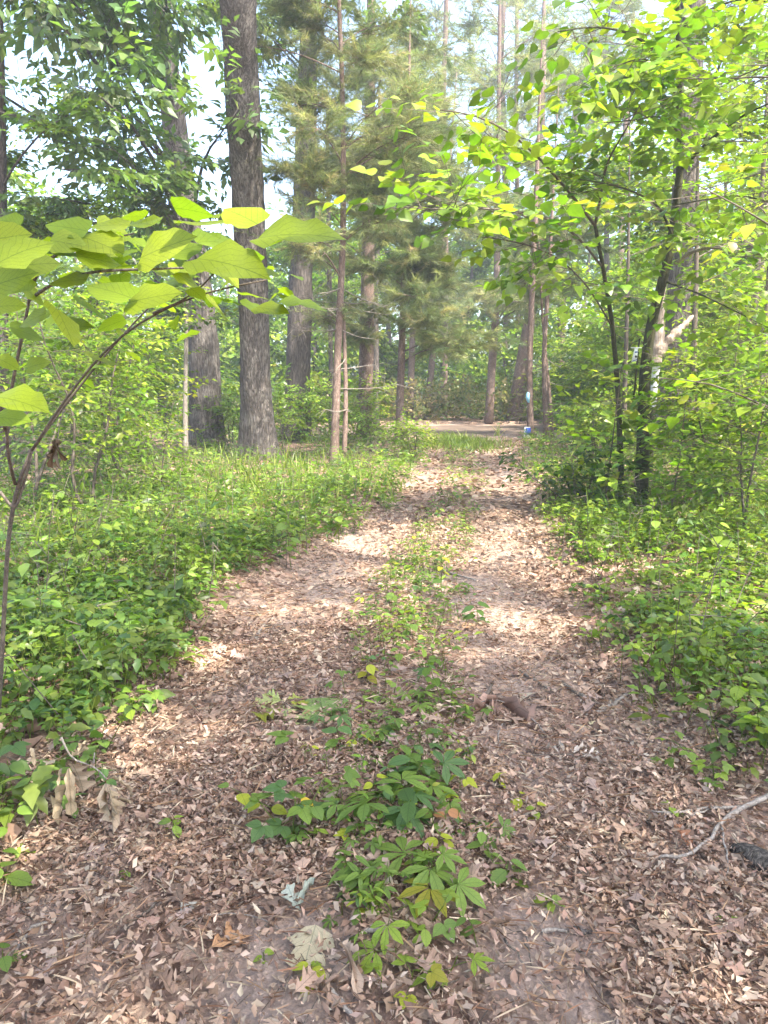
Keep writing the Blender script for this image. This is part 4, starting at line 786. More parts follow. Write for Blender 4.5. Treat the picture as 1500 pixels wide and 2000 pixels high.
def lm(kind, c):
    if (kind, c) not in LM: LM[kind, c] = leafmesh('leaf', KIND[kind], LC[c], M_BIG)
    return LM[kind, c]
def seedling(x, y, kind, nl, H, size, cols, label, group=None, name='seedling', cat='seedling', arch=.9, stems=1):
    z = float(hgt(x, y)); b = np.array([x, y, z]); root = empty(name, b, label, cat, group); gs = G(); ang = rng.random() * 6.283
    for s_ in range(stems):
        lean = rng.normal(size=2) * H * (.25 if stems == 1 else .6); top = np.array([lean[0], lean[1], H * rng.uniform(.8, 1.05)]); P = spline(limbpath([0, 0, -.02], top, 0, 4, .1), 6); gs.add(*tube(P, np.linspace(.0022 + .004 * H, .0012, 6), 5, cap=False))
        for i in range(nl):
            t = 1 - (i / max(nl, 1)) * .75 if kind != 'palmate' else rng.uniform(.3, 1); p = np.array([np.interp(t * 5, range(6), P[:, k]) for k in range(3)])
            ang += (3.14 if i % 2 else 1.57) + rng.normal() * .35 if kind in ('ovate', 'narrow', 'tooth') else 2.4 + rng.normal() * .3
            pet = size * (.12 if kind in ('ovate', 'narrow', 'tooth') else .6) * rng.uniform(.6, 1.2); d = np.array([math.cos(ang), math.sin(ang), arch * .25 * rng.uniform(-.2, 1.2)])
            q = p + d * pet; s = size * rng.uniform(.65, 1.15) * (.75 + .25 * (1 - abs(t - .6))); e = q + unit(d + [0, 0, -.35 * rng.random() - .1]) * s
            if pet > .01: gs.add(*tube(np.array([p, (p + q) / 2 + [0, 0, .004], q]), .0011, 3, cap=False))
            share('leaf', lm(kind, cols[rng.integers(0, len(cols))]), root, lmat(q, e, UPV + .22 * rng.normal(size=3), rng.uniform(.85, 1.15)))
    gs.T = [np.full((len(v), 3), .1) * [1, 1.5, .4] for v in gs.V]; gs.build('stem', M_LEAF, root)
    return root
def S(px, py, *a, **k): p = gnd(px, py); return seedling(p[0], p[1], *a, **k)
S(572, 1640, 'trifoliate', 4, .17, .12, ['green', 'blue', 'mid'], 'broad leaved trifoliate plant leaning left over the path, front of the middle strip', stems=3, name='trifoliate_plant', cat='plant')
S(578, 1598, 'ovate', 5, .15, .075, ['green', 'mid', 'lime'], 'plant with rounded leaves right behind the two yellow blotched leaves', stems=2, name='broadleaf_plant', cat='plant')
S(600, 1622, 'ovate', 2, .11, .07, ['yellow'], 'small stem with two yellow blotched leaves', name='yellowing_plant', cat='plant')
S(595, 1500, 'trifoliate', 1, .10, .15, ['green'], 'single three part leaf standing alone on the left track', arch=1.5)
S(668, 1470, 'ovate', 3, .13, .09, ['green', 'blue'], 'slim stem with two wide blue green leaves beside the strip')
S(700, 1480, 'ovate', 2, .07, .06, ['lime'], 'little drooping lime coloured leaf on the left of the strip')
S(668, 1600, 'palmate', 3, .09, .11, ['green', 'mid'], 'creeper with five part leaves at the centre of the near strip', name='creeper', cat='creeper')
S(815, 1735, 'palmate', 4, .09, .14, ['mid', 'green'], 'large five leaflet creeper left of the olive tinted one', name='creeper', cat='creeper')
S(850, 1775, 'palmate', 3, .09, .13, ['olive', 'light', 'mid'], 'creeper turning olive at the lower end of the strip', name='creeper', cat='creeper')
S(775, 1905, 'palmate', 2, .05, .11, ['light', 'mid'], 'low creeper leaf with wide leaflets just above the lowest row', name='creeper', cat='creeper')
S(868, 1915, 'palmate', 2, .06, .09, ['mid', 'light'], 'five part leaf rosette at the bottom right of the strip', name='creeper', cat='creeper')
S(800, 1955, 'trifoliate', 3, .05, .08, ['light', 'olive', 'lime'], 'small plant with olive and lime leaves at the bottom', name='seedling')
S(745, 1950, 'trifoliate', 1, .04, .08, ['light'], 'lowest three leaved seedling of the strip')
S(615, 1915, 'ovate', 5, .045, .062, ['light', 'lime'], 'light green seedling on top of the large pale leaf')
S(515, 1880, 'ovate', 3, .03, .028, ['light'], 'tiny seedling right of the orange brown leaf')
S(685, 1745, 'narrow', 8, .10, .07, ['green', 'mid'], 'dense green clump left of the creepers near the bottom', stems=5, name='leafy_clump', cat='plant')
S(735, 1800, 'narrow', 9, .09, .045, ['mid', 'light'], 'trailing small leaved bedstraw running down from the green clump', stems=4, name='leafy_clump', cat='plant')
S(770, 1590, 'palmate', 5, .10, .15, ['green', 'blue', 'mid'], 'tall leafed creeper patch near the middle of the strip', name='creeper', cat='creeper', stems=2)
S(840, 1545, 'tooth', 6, .12, .10, ['green', 'mid', 'blue'], 'big toothed leaves in the heart of the strip', name='broadleaf_plant', cat='plant', stems=2)
S(790, 1640, 'tooth', 5, .11, .11, ['dark', 'green'], 'dark toothed plant just behind the large creeper', name='broadleaf_plant', cat='plant')
S(870, 1640, 'ovate', 3, .07, .06, ['pink', 'red'], 'small plant with pink leaves on the right of the strip', name='reddening_plant', cat='plant')
S(895, 1455, 'ovate', 2, .05, .05, ['red', 'pink'], 'pair of red leaves by the dark brown leaf fan', name='reddening_plant', cat='plant')
S(985, 1748, 'tooth', 6, .08, .07, ['green', 'mid'], 'dark green sprig on the right flank of the strip', stems=2)
S(1080, 1775, 'ovate', 5, .04, .05, ['light', 'mid'], 'isolated seedling in the right half of the near path')
S(975, 1545, 'tooth', 5, .06, .05, ['lime'], 'yellow green seedling, upper of the row on the right of the strip')
S(1015, 1570, 'tooth', 5, .05, .05, ['lime'], 'yellow green seedling, middle of the row on the right of the strip')
S(1040, 1600, 'tooth', 5, .05, .045, ['lime', 'light'], 'yellow green seedling, lowest of the row on the right of the strip')
S(868, 1385, 'ovate', 12, .27, .07, ['mid', 'light', 'green'], 'upright bright green herb at the right side of the strip', name='upright_herb', cat='plant')
S(718, 1345, 'ovate', 5, .13, .085, ['olive', 'lime'], 'plant with olive yellow drooping leaves', name='yellowing_plant', cat='plant')
S(862, 1160, 'ovate', 7, .30, .085, ['dark', 'olive'], 'dark thin stemmed seedling standing in the sunlit patch')
S(810, 1085, 'ovate', 2, .15, .09, ['yellow'], 'seedling with one yellow leaf far up the strip', name='yellowing_plant', cat='plant')
S(790, 1125, 'ovate', 3, .10, .10, ['pink', 'mid'], 'small seedling with a pink leaf far up the strip', name='reddening_plant', cat='plant')
S(935, 1220, 'ovate', 6, .16, .10, ['blue', 'dark'], 'bluish plant leaning out on the right of the strip by the orange leaf', name='broadleaf_plant', cat='plant')
S(1190, 1215, 'trifoliate', 4, .08, .09, ['mid', 'light'], 'small plant on the leaf bank right of the track')
S(345, 1635, 'tooth', 6, .07, .05, ['light', 'mid'], 'small bright plant just right of the hanging dead leaves')
S(150, 1590, 'ovate', 7, .14, .065, ['blue', 'green'], 'rounded blue green leaves between the hanging dead leaves')
S(35, 1685, 'narrow', 7, .04, .06, ['lime', 'light'], 'star shaped lime seedling in the lower left')
S(12, 1730, 'ovate', 5, .10, .08, ['mid'], 'plant cut by the left edge in the lower left')
S(8, 1890, 'ovate', 4, .06, .06, ['mid', 'green'], 'lowest plant cut by the left edge')
S(240, 1720, 'ovate', 3, .03, .03, ['mid'], 'tiny seedling on the lower left litter')
S(1310, 1590, 'ovate', 4, .05, .05, ['mid', 'light'], 'small oval leaved seedling right of centre above the forked branch')
S(1400, 1530, 'trifoliate', 5, .12, .08, ['light', 'mid'], 'leafy seedling above the forked branch near the right edge', stems=2)
S(1480, 1470, 'tooth', 8, .2, .10, ['light', 'mid'], 'light green toothed plant at the right edge', name='broadleaf_plant', cat='plant', stems=2)
S(1410, 1790, 'ovate', 4, .03, .04, ['mid'], 'tiny seedling in the lower right litter')
S(385, 1600 - 60, 'narrow', 5, .05, .04, ['mid'], 'small narrow leaved sprout on the left half of the near path') if False else None
kinds = ['ovate', 'trifoliate', 'palmate', 'tooth', 'narrow']
def crowd(n, x0, x1, y0, y1, dens, wts, H, size, cols, label, group, nl=(3, 6)):
    x, y = sample(n * 40, x0, x1, y0, y1, dens, 1.1); used = []
    for a, c in zip(x, y):
        if len(used) >= n: break
        if any((a - u) ** 2 + (c - v) ** 2 < (.045 + .012 * c) ** 2 for u, v in used): continue
        used.append((a, c)); cc = cols[int(rng.integers(0, len(cols)))]; k = kinds[rng.choice(5, p=wts)]
        seedling(a, c, k, int(rng.integers(nl[0], nl[1])) if k != 'trifoliate' else 3, H * rng.uniform(.5, 1.3), size * rng.uniform(.7, 1.2) * (1.5 if k in ('trifoliate', 'palmate') else 1), [cc] * 3 + cols[:1], label.replace('seedling', {'ovate': 'oval leaved', 'trifoliate': 'three leaved', 'palmate': 'five leaved', 'tooth': 'toothed', 'narrow': 'narrow leaved'}[k] + ' seedling').replace('green', {'green': 'mid green', 'mid': 'fresh green', 'light': 'light green', 'blue': 'bluish green', 'lime': 'yellow green', 'dark': 'dark green'}[cc]), group)
midd = lambda x, y: np.exp(-((x - xm(y)) / np.where(y < 2.2, .17, .27)) ** 4) * 1.0
crowd(80, -.7, 1.2, 1.75, 3.4, midd, [.25, .2, .25, .15, .15], .075, .052, ['green', 'mid', 'light', 'blue', 'mid', 'green', 'lime'], 'little green seedling in the near half of the middle strip', 'seedlings in the near middle strip')
crowd(60, -.6, 1.4, 3.3, 7, lambda x, y: np.exp(-((x - xm(y)) / .26) ** 4), [.3, .2, .15, .25, .1], .10, .06, ['green', 'mid', 'light', 'blue', 'mid', 'green'], 'little green seedling in the farther part of the middle strip', 'seedlings in the farther middle strip')
crowd(55, -2.4, -.6, 1.9, 4.6, lambda x, y: (1 - onpath(x - .12, y)) * (x < 0) * (x > -y * .53 - .1), [.55, .15, .0, .2, .1], .15, .068, ['green', 'mid', 'green', 'blue', 'dark', 'light'], 'green seedling in the thick plants of the left bank', 'seedlings of the left bank', (4, 8))
crowd(40, .8, 3.4, 2.8, 6.5, lambda x, y: (x > xr(y) + .1) * (x < y * .53) * .8, [.35, .25, .05, .3, .05], .12, .075, ['mid', 'light', 'green', 'mid'], 'green seedling in the leaf litter of the right bank', 'seedlings of the right bank', (3, 7))

crowd(18, -5, -.3, 4.2, 10, lambda x, y: (1 - onpath(x - .3, y)) * (x < xm(y)) * (x > -y * .52), [.6, .1, 0, .3, 0], .55, .10, ['mid', 'green', 'light', 'dark'], 'knee high green seedling standing above the plants of the left bank', 'tall seedlings of the left bank', (7, 13))
crowd(18, .8, 5.5, 4.2, 10, lambda x, y: (x > xr(y) + .35) * (x < y * .52) * 1.0, [.5, .15, 0, .35, 0], .5, .10, ['mid', 'green', 'light', 'light'], 'knee high green seedling standing above the plants of the right bank', 'tall seedlings of the right bank', (7, 13))
# ================================================================== BROAD LEAVED SAPLING, left foreground
b = gnd(-4, 1452); root = empty('broadleaf_sapling', b, 'near sapling with big heart shaped leaves reaching in from the left edge', 'sapling')
def limb(pts, r0, r1, name='branch', par=root, org=b, mat=M_TWIG, m=14, sides=8, absol=False):
    P = np.array([p if absol else at(*p) for p in pts]); Q = spline(P, m); V, F = tube(Q - org, np.linspace(r0, r1, m), sides, .05); link_mesh(name, V, F, mat, None, None, par); return Q
limb([b + [0, 0, -.05], at(3, 1300, 2.85), at(9, 1180, 2.75), at(16, 1040, 2.65), at(35, 930, 2.55), at(62, 880, 2.5)], .010, .007, 'stem', absol=True)
B1 = limb([(62, 880, 2.5), (100, 820, 2.42), (170, 722, 2.3), (240, 650, 2.2), (320, 602, 2.1), (410, 566, 2.0), (520, 547, 1.95)], .005, .002)
limb([(62, 880, 2.5), (120, 800, 2.5), (200, 700, 2.45), (262, 630, 2.4), (300, 592, 2.35)], .005, .0025)
limb([(30, 945, 2.56), (18, 900, 2.3), (10, 840, 2.2), (22, 760, 2.1), (36, 690, 2.05), (52, 620, 2.0), (62, 560, 1.95)], .006, .004)
B2 = limb([(62, 560, 1.95), (64, 545, 1.94), (100, 500, 1.88), (150, 482, 1.82), (200, 470, 1.8), (262, 456, 1.76)], .005, .002)
B3 = limb([(58, 585, 1.96), (110, 548, 1.85), (190, 528, 1.75), (300, 526, 1.66), (430, 520, 1.6)], .0045, .0018)
limb([(62, 548, 1.94), (40, 530, 1.8), (0, 520, 1.6), (-40, 515, 1.5)], .004, .002)
limb([(300, 612, 2.12), (352, 590, 2.0), (395, 560, 1.9), (430, 520, 1.85)], .004, .0015)
limb([(10, 840, 2.2), (-5, 760, 2.1), (-10, 660, 2.0)], .005, .003)
limb([(0, 960, 2.6), (30, 1000, 2.6), (62, 890, 2.55)], .006, .005)
HM = [leafmesh('leaf', T_HEART, c, M_BIG) for c in [(.14, .23, .03), (.175, .265, .035), (.12, .205, .03), (.21, .30, .04)]]
HM2 = [leafmesh('leaf', strip([0, .03, .12, .28, .46, .64, .8, .92, 1], [0, .26, .41, .48, .46, .38, .24, .09, 0], -.1, .12, .22, ripple=.1), c, M_BIG) for c in [(.155, .24, .03), (.125, .21, .03)]]
def bigleaf(bx, by, tx, ty, wpx, Y, dY=0., tilt=0.):
    """leaf from its stalk end to its tip; wpx is how deep it looks across in the picture"""
    P0 = at(bx, by, Y); P1 = at(tx, ty, Y + dY); L = np.linalg.norm(P1 - P0); d = unit(P1 - P0); view = unit(P0 - [0, 0, CAMZ]); s = np.cross(d, view); s /= np.linalg.norm(s); wid = .9 * L
    c = min(.95, (wpx / FOC * Y) / wid); depth = view - d * np.dot(view, d); depth = unit(depth); X = s * c + depth * math.sqrt(1 - c * c) * (1 if s[2] > 0 else -1)
    Z = np.cross(X, d); Z = Z if Z[2] > 0 else -Z
    share('leaf', (HM + HM2)[rng.integers(0, 6)], root, Matrix.Translation(-Vector(b)) @ lmat(P0, P1, Z, 1.0))
for a in [(503, 438, 436, 398, 54, 1.62, .05), (504, 466, 668, 430, 34, 1.62, -.05), (275, 504, 378, 452, 48, 1.7, -.04), (384, 506, 522, 512, 52, 1.55, -.06), (384, 474, 478, 462, 34, 1.75, .06), (252, 440, 172, 436, 22, 1.8, 0), (172, 452, 86, 432, 40, 1.75, 0), (-6, 516, 98, 452, 58, 1.35, .05), (156, 462, 242, 486, 44, 1.75, -.05),
          (256, 582, 168, 548, 46, 1.55, .02), (250, 592, 354, 562, 40, 1.6, -.02), (110, 602, 152, 672, 30, 1.7, -.05), (310, 528, 428, 512, 22, 1.8, 0), (170, 546, 92, 548, 26, 1.75, 0), (90, 612, 34, 634, 24, 1.8, 0), (470, 592, 532, 607, 14, 1.85, .03), (500, 600, 566, 606, 22, 1.8, -.03), (545, 592, 640, 588, 13, 1.8, 0),
          (-12, 775, 92, 782, 38, 1.4, -.03), (-20, 470, 60, 452, 50, 1.45, 0), (30, 520, 120, 508, 44, 1.6, .03), (-15, 560, 70, 525, 46, 1.4, 0), (150, 500, 240, 512, 34, 1.7, .05), (190, 440, 262, 462, 36, 1.85, .05), (98, 470, 172, 478, 40, 1.7, 0), (330, 500, 396, 470, 36, 1.8, .05), (300, 440, 232, 424, 30, 2.0, .05), (380, 540, 300, 556, 26, 1.9, .05), (20, 640, 90, 660, 26, 1.9, .05), (-10, 815, 62, 818, 34, 1.5, 0), (120, 500, 60, 470, 34, 1.7, .1), (200, 500, 262, 520, 30, 1.9, .1), (60, 545, 6, 570, 32, 1.7, -.05), (330, 526, 392, 556, 26, 1.75, .05), (205, 470, 168, 500, 30, 1.9, .1), (300, 470, 338, 440, 26, 2.0, .1), (430, 520, 470, 560, 26, 1.75, 0),
          (120, 640, 180, 628, 24, 2.0, 0), (52, 720, 96, 700, 24, 2.0, 0), (40, 560, 96, 590, 26, 1.9, .05), (-8, 600, 48, 590, 30, 1.6, 0), (-6, 700, 40, 716, 26, 1.8, 0), (180, 700, 236, 706, 18, 2.2, .1), (240, 660, 290, 676, 18, 2.2, .1), (160, 596, 210, 612, 22, 2.0, .1), (410, 590, 448, 616, 20, 2.0, .1), (430, 480, 500, 492, 26, 1.8, .1), (410, 440, 356, 424, 24, 1.95, .1), (40, 440, -12, 420, 34, 1.6, .0), (20, 480, 60, 500, 30, 1.5, 0)]: bigleaf(*a)
for i in range(60):
    br = (B1, B2, B3)[i % 3]; p = br[rng.integers(3, 14)] + rng.normal(size=3) * [.12, .12, .03] + [0, .12, .03]; a = rng.random() * 6.28; s = rng.uniform(.05, .10); e = p + np.array([math.cos(a) * s, math.sin(a) * s * .6, -rng.random() * .03])
    share('leaf', (HM + HM2)[rng.integers(0, 6)], root, Matrix.Translation(-Vector(b)) @ lmat(p, e, UPV + .25 * rng.normal(size=3), 1.0))
# dead leaf hanging from it
c0 = at(112, 862, 2.0); root2 = empty('dead_leaf', c0, 'dark curled dead leaf hanging among the left foreground twigs', 'leaf')
for (q, wd, tn, tp) in [((98, 912), 1.0, (.13, .085, .05), ROLL), ((128, 898), .9, (.10, .065, .035), ROLL), ((90, 895), .7, (.09, .06, .035), CURL), ((104, 914), .6, (.30, .22, .15), CURL)]:
    o = share('blade', leafmesh('blade', tp, tn, M_DRYV), root2, Matrix.Translation(-Vector(c0)) @ lmat(c0 + rng.normal(size=3) * .008, at(*q, 1.98), np.array([0, -1., .3]) + .4 * rng.normal(size=3), wd))
P = spline(np.array([c0, at(112, 845, 2.02), at(120, 815, 2.2), at(128, 796, 2.4)]), 6); V, F = tube(P - c0, .0015, 4); link_mesh('stalk', V, F, M_TWIG, None, None, root2)

# ================================================================== MOSSY TWO-STEMMED YOUNG TREE, right
T_HLO = strip([0, .1, .4, .75, 1], [0, .36, .44, .2, 0], -.08, .12, .25)
HPAL = [(.11, .20, .03), (.15, .25, .035), (.17, .27, .045), (.085, .165, .035), (.19, .28, .045)]
def leafy(root, b, branches, n_per, twl, size, k=5, pal=HPAL, jit=(.35, .35, .12), tpl=T_HLO, keep=140, t0=.15, lname='leaf'):
    g = G(); tw = G(); PP = []
    for Q in branches:
        L = np.linalg.norm(np.diff(Q, axis=0), axis=1).sum(); m = max(3, int(n_per * L)); t = (t0 + (1 - t0) * rng.random(m)) * (len(Q) - 1); i0 = np.clip(t.astype(int), 0, len(Q) - 2); A = Q[i0] + (Q[i0 + 1] - Q[i0]) * (t - i0)[:, None]
        B = A + rng.normal(size=(m, 3)) * jit; tw.add(*prisms(A, B, .004, .0025)); ax = unit(Q[-1] - Q[0])
        for rep in range(2): sprays(g, tw, A + (B - A) * (1 - .5 * rep), unit(B - A) * .6 + ax * .4 + rng.normal(size=(m, 3)) * [.5, .5, .12], twl, k, size, tpl, pal, .28, .0026, .12, 1.0)
    # lift the leaves that show largest out of the mass as single leaves
    nv = len(tpl[0]); V = np.concatenate(g.V).reshape(-1, nv, 3); T = np.concatenate(g.T).reshape(-1, nv, 3); dist = np.linalg.norm(V[:, 0] - [0, 0, CAMZ], axis=1); a = V[:, 0]
    vis = (np.abs(a[:, 0]) < a[:, 1] * .515) & (a[:, 2] < a[:, 1] * .47 + 1.5); order = np.argsort(np.where(vis, dist, 1e6))[:keep]; mask = np.ones(len(V), bool); mask[order] = False
    for i in order: link_mesh(lname, V[i] - V[i, 0], tpl[1], M_LEAF, T[i], None, root).location = tuple(V[i, 0] - b)
    n = mask.sum(); o = link_mesh('foliage', V[mask].reshape(-1, 3) - b, (tpl[1][None] + (np.arange(n) * nv)[:, None, None]).reshape(-1, 3), M_LEAF, T[mask].reshape(-1, 3), None, root); o['kind'] = 'stuff'
    tag(tw.build('twigs', M_TWIG, root, b), kind='stuff')
b = at(1250, 988, 9.6); b[2] = hgt(b[0], b[1]); root = empty('young_tree', b, 'mossy young tree with a straight thick stem and broad leaves, right of the path', 'tree')
Lp = lambda pts, r0, r1, nm='branch', m=14, mat=M_MOSS: limb(pts, r0, r1, nm, root, b, mat, m)
st = Lp([(1250, 992, 9.6), (1256, 880, 9.6), (1258, 760, 9.5), (1262, 690, 9.5), (1276, 610, 9.4), (1298, 540, 9.3), (1314, 460, 9.2), (1330, 330, 9), (1328, 200, 8.8), (1325, 60, 8.6), (1320, -80, 8.3)], .093, .02, 'stem', 30)
brs = [Lp([(1316, 470, 9.2), (1295, 410, 8.9), (1262, 385, 8.5), (1205, 362, 8.0), (1130, 350, 7.6)], .018, .005), Lp([(1318, 515, 9.2), (1345, 492, 9), (1395, 481, 8.7), (1450, 490, 8.3), (1520, 505, 8.0)], .026, .007, mat=M_GREY), Lp([(1330, 330, 9), (1390, 270, 8.4), (1450, 225, 7.8), (1530, 190, 7.2)], .022, .006),
       Lp([(1327, 140, 8.7), (1290, 105, 8), (1230, 62, 7.3), (1160, 50, 6.8), (1090, 62, 6.3)], .018, .005), Lp([(1328, 200, 8.8), (1300, 150, 8), (1260, 110, 7.2), (1200, 130, 6.6)], .015, .004), Lp([(1300, 550, 9.3), (1370, 575, 8.8), (1440, 610, 8.3), (1500, 640, 8)], .014, .004), Lp([(1325, 60, 8.6), (1380, 20, 8), (1450, -5, 7.4), (1530, 10, 7)], .015, .005), Lp([(1329, 260, 8.9), (1290, 225, 8.3), (1240, 235, 7.6), (1180, 240, 7.1)], .014, .004), Lp([(1322, 400, 9.1), (1380, 390, 8.5), (1450, 380, 8.0), (1520, 400, 7.6)], .014, .004)]
leafy(root, b, brs, 8, .46, .125, 5, keep=150)
b2 = at(1215, 992, 9.8); b2[2] = hgt(b2[0], b2[1]); root = empty('young_tree', b2, 'thinner dark stem left of the mossy one, arching left over the path', 'tree')
Lp = lambda pts, r0, r1, nm='branch', m=14, mat=M_TWIG: limb(pts, r0, r1, nm, root, b2, mat, m)
Lp([(1215, 996, 9.8), (1212, 900, 9.75), (1208, 780, 9.6), (1198, 650, 9.3), (1182, 545, 9), (1162, 440, 8.6)], .045, .02, 'stem', 20, M_MOSS)
brs = [Lp([(1162, 440, 8.6), (1120, 385, 8.1), (1060, 315, 7.6), (1000, 260, 7.1), (930, 222, 6.7), (860, 215, 6.4)], .018, .005), Lp([(1162, 440, 8.6), (1175, 375, 8.3), (1183, 320, 8.0), (1215, 265, 7.5), (1250, 205, 7.1)], .016, .005), Lp([(1175, 520, 8.9), (1120, 450, 8.2), (1050, 418, 7.5), (960, 405, 7.0), (880, 412, 6.5), (790, 405, 6.2)], .015, .004), Lp([(1196, 640, 9.3), (1150, 560, 8.6), (1090, 500, 8), (1010, 470, 7.5), (930, 462, 7.2)], .012, .004)]
leafy(root, b2, brs, 7.5, .42, .12, 5, keep=120)
# low shoots of broad leaves around both stems
for (px, py, Y, H, n_, lab) in [(1180, 985, 9.0, 1.7, 26, 'broad leaved shoot standing left of the two mossy stems'), (1310, 1000, 8.6, 1.5, 26, 'broad leaved shoot standing right of the two mossy stems'), (1400, 985, 9.2, 2.3, 34, 'taller broad leaved shoot toward the right edge')]:
    b = at(px, py, Y); b[2] = hgt(b[0], b[1]); root = empty('sapling', b, lab, 'sapling'); P = spline(np.array([b, b + [.05, -.05, H * .5], b + [rng.normal() * .2, -.3, H]]), 10)
    V, F = tube(P - b, np.linspace(.012, .004, 10), 6); link_mesh('stem', V, F, M_TWIG, None, None, root); leafy(root, b, [P], n_ / H, .3, .12, 5, jit=(.3, .3, .08), keep=12)
# tall leafy saplings whose boughs come in at the right edge and top right
for (x, y, H, n_, sz, lab, kp) in [(3.9, 6.4, 5.2, 26, .11, 'leafy sapling rooted beyond the right edge, boughs filling the upper right', 60), (5.4, 9.3, 6.6, 34, .12, 'tall thin tree at the right edge behind the nearer boughs', 20), (6.6, 13, 7.6, 30, .14, 'tall leafy young tree deep in the right wood behind the boughs', 0), (4.9, 11.8, 6.2, 22, .13, 'slender leafy tree just right of the broken snag', 0), (8.6, 17, 9.2, 30, .17, 'high leafy tree closing the right background', 0), (6.3, 19.5, 8.6, 24, .18, 'high leafy tree behind the large grey brown trunk', 0), (7.6, 15.5, 10.2, 34, .16, 'tall bright tree whose crown fills the sky beside the large grey brown trunk', 0), (9.9, 20, 12.5, 40, .19, 'very high leafy tree behind the upper right boughs', 0), (10.6, 24, 13.5, 40, .2, 'highest leafy tree at the right, furthest back', 0)]:
    b = np.array([x, y, float(hgt(x, y))]); root = empty('young_tree', b, lab, 'tree'); P = spline(np.array([b, b + [-.1, 0, H * .5], b + [-.35, -.2, H]]), 14)
    V, F = tube(P - b, np.linspace(.04 + .004 * H, .01, 14), 8, .05); link_mesh('stem', V, F, M_TWIG, None, None, root); br = []
    for i in range(n_ // 2):
        t = .22 + .76 * (i + rng.random()) / (n_ // 2); p = np.array([np.interp(t * 13, range(14), P[:, k]) for k in range(3)]); a = rng.random() * 6.283; L = rng.uniform(.8, 1.7) * (1.25 - .6 * t) * (1 + .04 * y)
        Q = spline(limbpath(p, p + [math.cos(a) * L, math.sin(a) * L, L * .25], .08, 4, .1), 8); V, F = tube(Q - b, np.linspace(.012, .004, 8), 5, cap=False); link_mesh('branch', V, F, M_TWIG, None, None, root); br.append(Q)
    leafy(root, b, br, 5.5, .4, sz, 5, pal=HPAL + BRIGHT, jit=(.35, .35, .12), tpl=T_HLO if y < 9 else T_OV4, keep=kp)

# ================================================================== BROKEN SNAG, MARKER, SIGNS
Y = 10.6; b = at(1272, 905, Y); b[2] = hgt(b[0], b[1]); root = empty('broken_snag', b, 'broken dead tree with a pale splintered top beside the mossy stem', 'dead tree')
def rag(pts, r, mat, name, sides=9, m=26, j=.14, flat=1.0):
    Q = spline(np.array([at(*p) for p in pts]), m); rr = np.interp(np.linspace(0, 1, m), np.linspace(0, 1, len(r)), r) * (1 + j * rng.normal(size=m)); V, F = tube(Q - b, rr, sides, j); link_mesh(name, V, F, mat, None, None, root, False)
rag([(1266, 930, Y), (1270, 860, Y), (1274, 795, Y)], [.055, .05, .048], M_MOSS, 'stem', j=.05)
rag([(1274, 797, Y), (1278, 750, Y), (1283, 705, Y)], [.046, .05, .05], M_BIRCH, 'barkless_stem', j=.05)
rag([(1281, 712, Y), (1286, 660, Y), (1291, 600, Y), (1292, 545, Y), (1292, 516, Y)], [.075, .07, .062, .05, .036], M_SPLIT, 'splintered_top')
rag([(1280, 716, Y), (1284, 690, Y), (1300, 672, Y), (1318, 652, Y), (1336, 634, Y), (1354, 616, Y)], [.05, .065, .05, .042, .045, .012], M_SPLIT, 'splintered_limb', j=.2)
rag([(1276, 700, Y), (1270, 690, Y), (1268, 676, Y)], [.03, .02, .003], M_SPLIT, 'splinter', 6, 8)
rag([(1286, 668, Y), (1296, 645, Y), (1299, 628, Y)], [.02, .014, .002], M_SPLIT, 'splinter', 6, 8)
rag([(1295, 525, Y), (1297, 512, Y)], [.02, .003], M_DARK, 'splinter', 6, 6)
WH = plain('white plastic', (.78, .8, .82), .35, .5, .08); BL = plain('blue print', (.05, .10, .35), .4, .5, .05); BK = plain('black print', (.015, .015, .02), .4, .4, 0.); BLS = plain('blue sign sheet', (.02, .09, .55), .35, .5, .05); LB = plain('light blue sheet', (.30, .62, .85), .35, .5, .05)
def poly(name, pts, Yd, mat, par, org, th=.004, dy=0.):
    P = np.array([at(px, py, Yd) for px, py in pts]) + [0, dy, 0]; n = len(P); V = np.concatenate([P, P + [0, th, 0]]) - org; c = [[0, i, i + 1] for i in range(1, n - 1)] + [[n, n + i + 1, n + i] for i in range(1, n - 1)]
    for i in range(n): j = (i + 1) % n; c += [[i, n + i, n + j], [i, n + j, j]]
    return link_mesh(name, V, np.array(c), mat, None, None, par, False)
Y = 9.4; org = at(1241, 695, Y); root = empty('trail_marker', org, 'small white trail marker with a black diamond and blue bars left of the mossy stem', 'marker')
poly('plate', [(1233, 707), (1243.5, 705), (1247, 678), (1240, 678.5)], Y, WH, root, org)
poly('top_bar', [(1232, 678.4), (1253, 678.4), (1253, 680.2), (1232, 680.2)], Y, WH, root, org, .01, -.006)
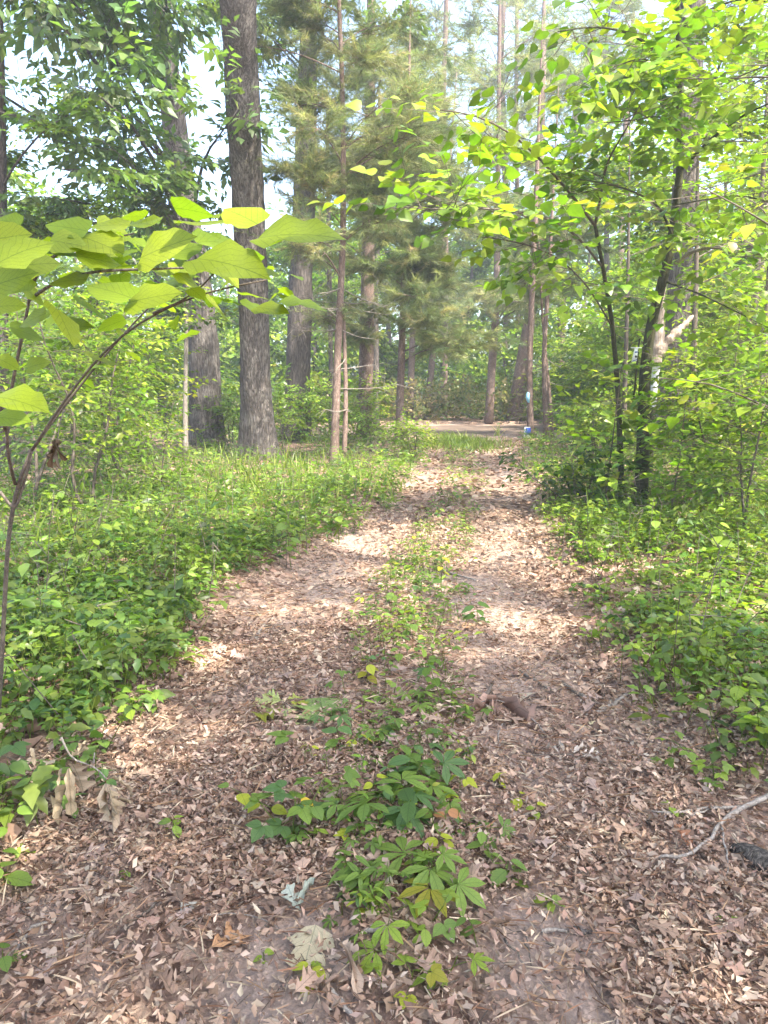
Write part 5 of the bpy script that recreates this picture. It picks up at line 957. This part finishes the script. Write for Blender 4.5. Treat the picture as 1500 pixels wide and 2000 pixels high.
poly('upper_bar', [(1240, 686.5), (1246, 686.2), (1245.6, 688.6), (1239.4, 689.6)], Y, BL, root, org, .003, -.0045)
poly('lower_bar', [(1235.4, 704.4), (1244.4, 701.4), (1244.2, 703), (1235, 706)], Y, BL, root, org, .003, -.0045)
poly('diamond', [(1241.6, 693.4), (1244.6, 696.4), (1242, 699.6), (1239.2, 696.6)], Y, BK, root, org, .003, -.0045)
Q = spline(np.array([at(1249, 662, 9.5), at(1246, 679, 9.43), at(1243, 730, 9.45), at(1236, 790, 9.6)]), 8); V, F = tube(Q - org, .012, 6); link_mesh('backing_branch', V, F, M_MOSS, None, None, root)
Y = 21.3; org = at(1029, 776, Y); o = poly('curved_sign', [(1030.5, 765.5), (1034, 767), (1034.5, 787), (1031, 786.5), (1028.5, 782), (1027, 776), (1028, 769)], Y, LB, None, org, .02); o.location = tuple(org); tag(o, 'light blue rounded sign edge on the left of the roadside pine', 'sign')
org = at(1027, 862, Y); org[2] = hgt(org[0], org[1]); root = empty('roadside_sign', org, 'blue sign in a white frame standing at the foot of the roadside pine', 'sign')
poly('frame', [(1025, 834), (1036, 834), (1036, 838), (1036, 850), (1033, 864), (1022, 864)], Y, WH, root, org, .03)
poly('panel', [(1026.6, 835.8), (1036, 835.8), (1036, 849), (1025.6, 849)], Y, BLS, root, org, .01, -.012)
poly('post', [(1023, 862), (1026, 862), (1026, 874), (1023, 874)], Y, WH, root, org, .03, .02)
for i, (px, py) in enumerate([(972, 852), (905, 866)]):
    p = gnd(px, py); g = G(); n = 16; place(g, T_BLADE, np.tile(p, (n, 1)) + rng.normal(size=(n, 3)) * [.08, .05, 0], frames(np.stack([rng.normal(size=n) * .7, rng.normal(size=n) * .4, np.ones(n)], 1), rng.normal(size=(n, 3))), rng.uniform(.3, .6, n) * (1, .8)[i], tints(n, [(.5, .52, .42), (.3, .4, .2)]))
    o = g.build('grass_tuft', M_LEAF, None, p); o.location = tuple(p); tag(o, ('whitish dry weed on the mound where the track meets the road', 'light green grass tuft on the mound before the road')[i], 'grass tuft')
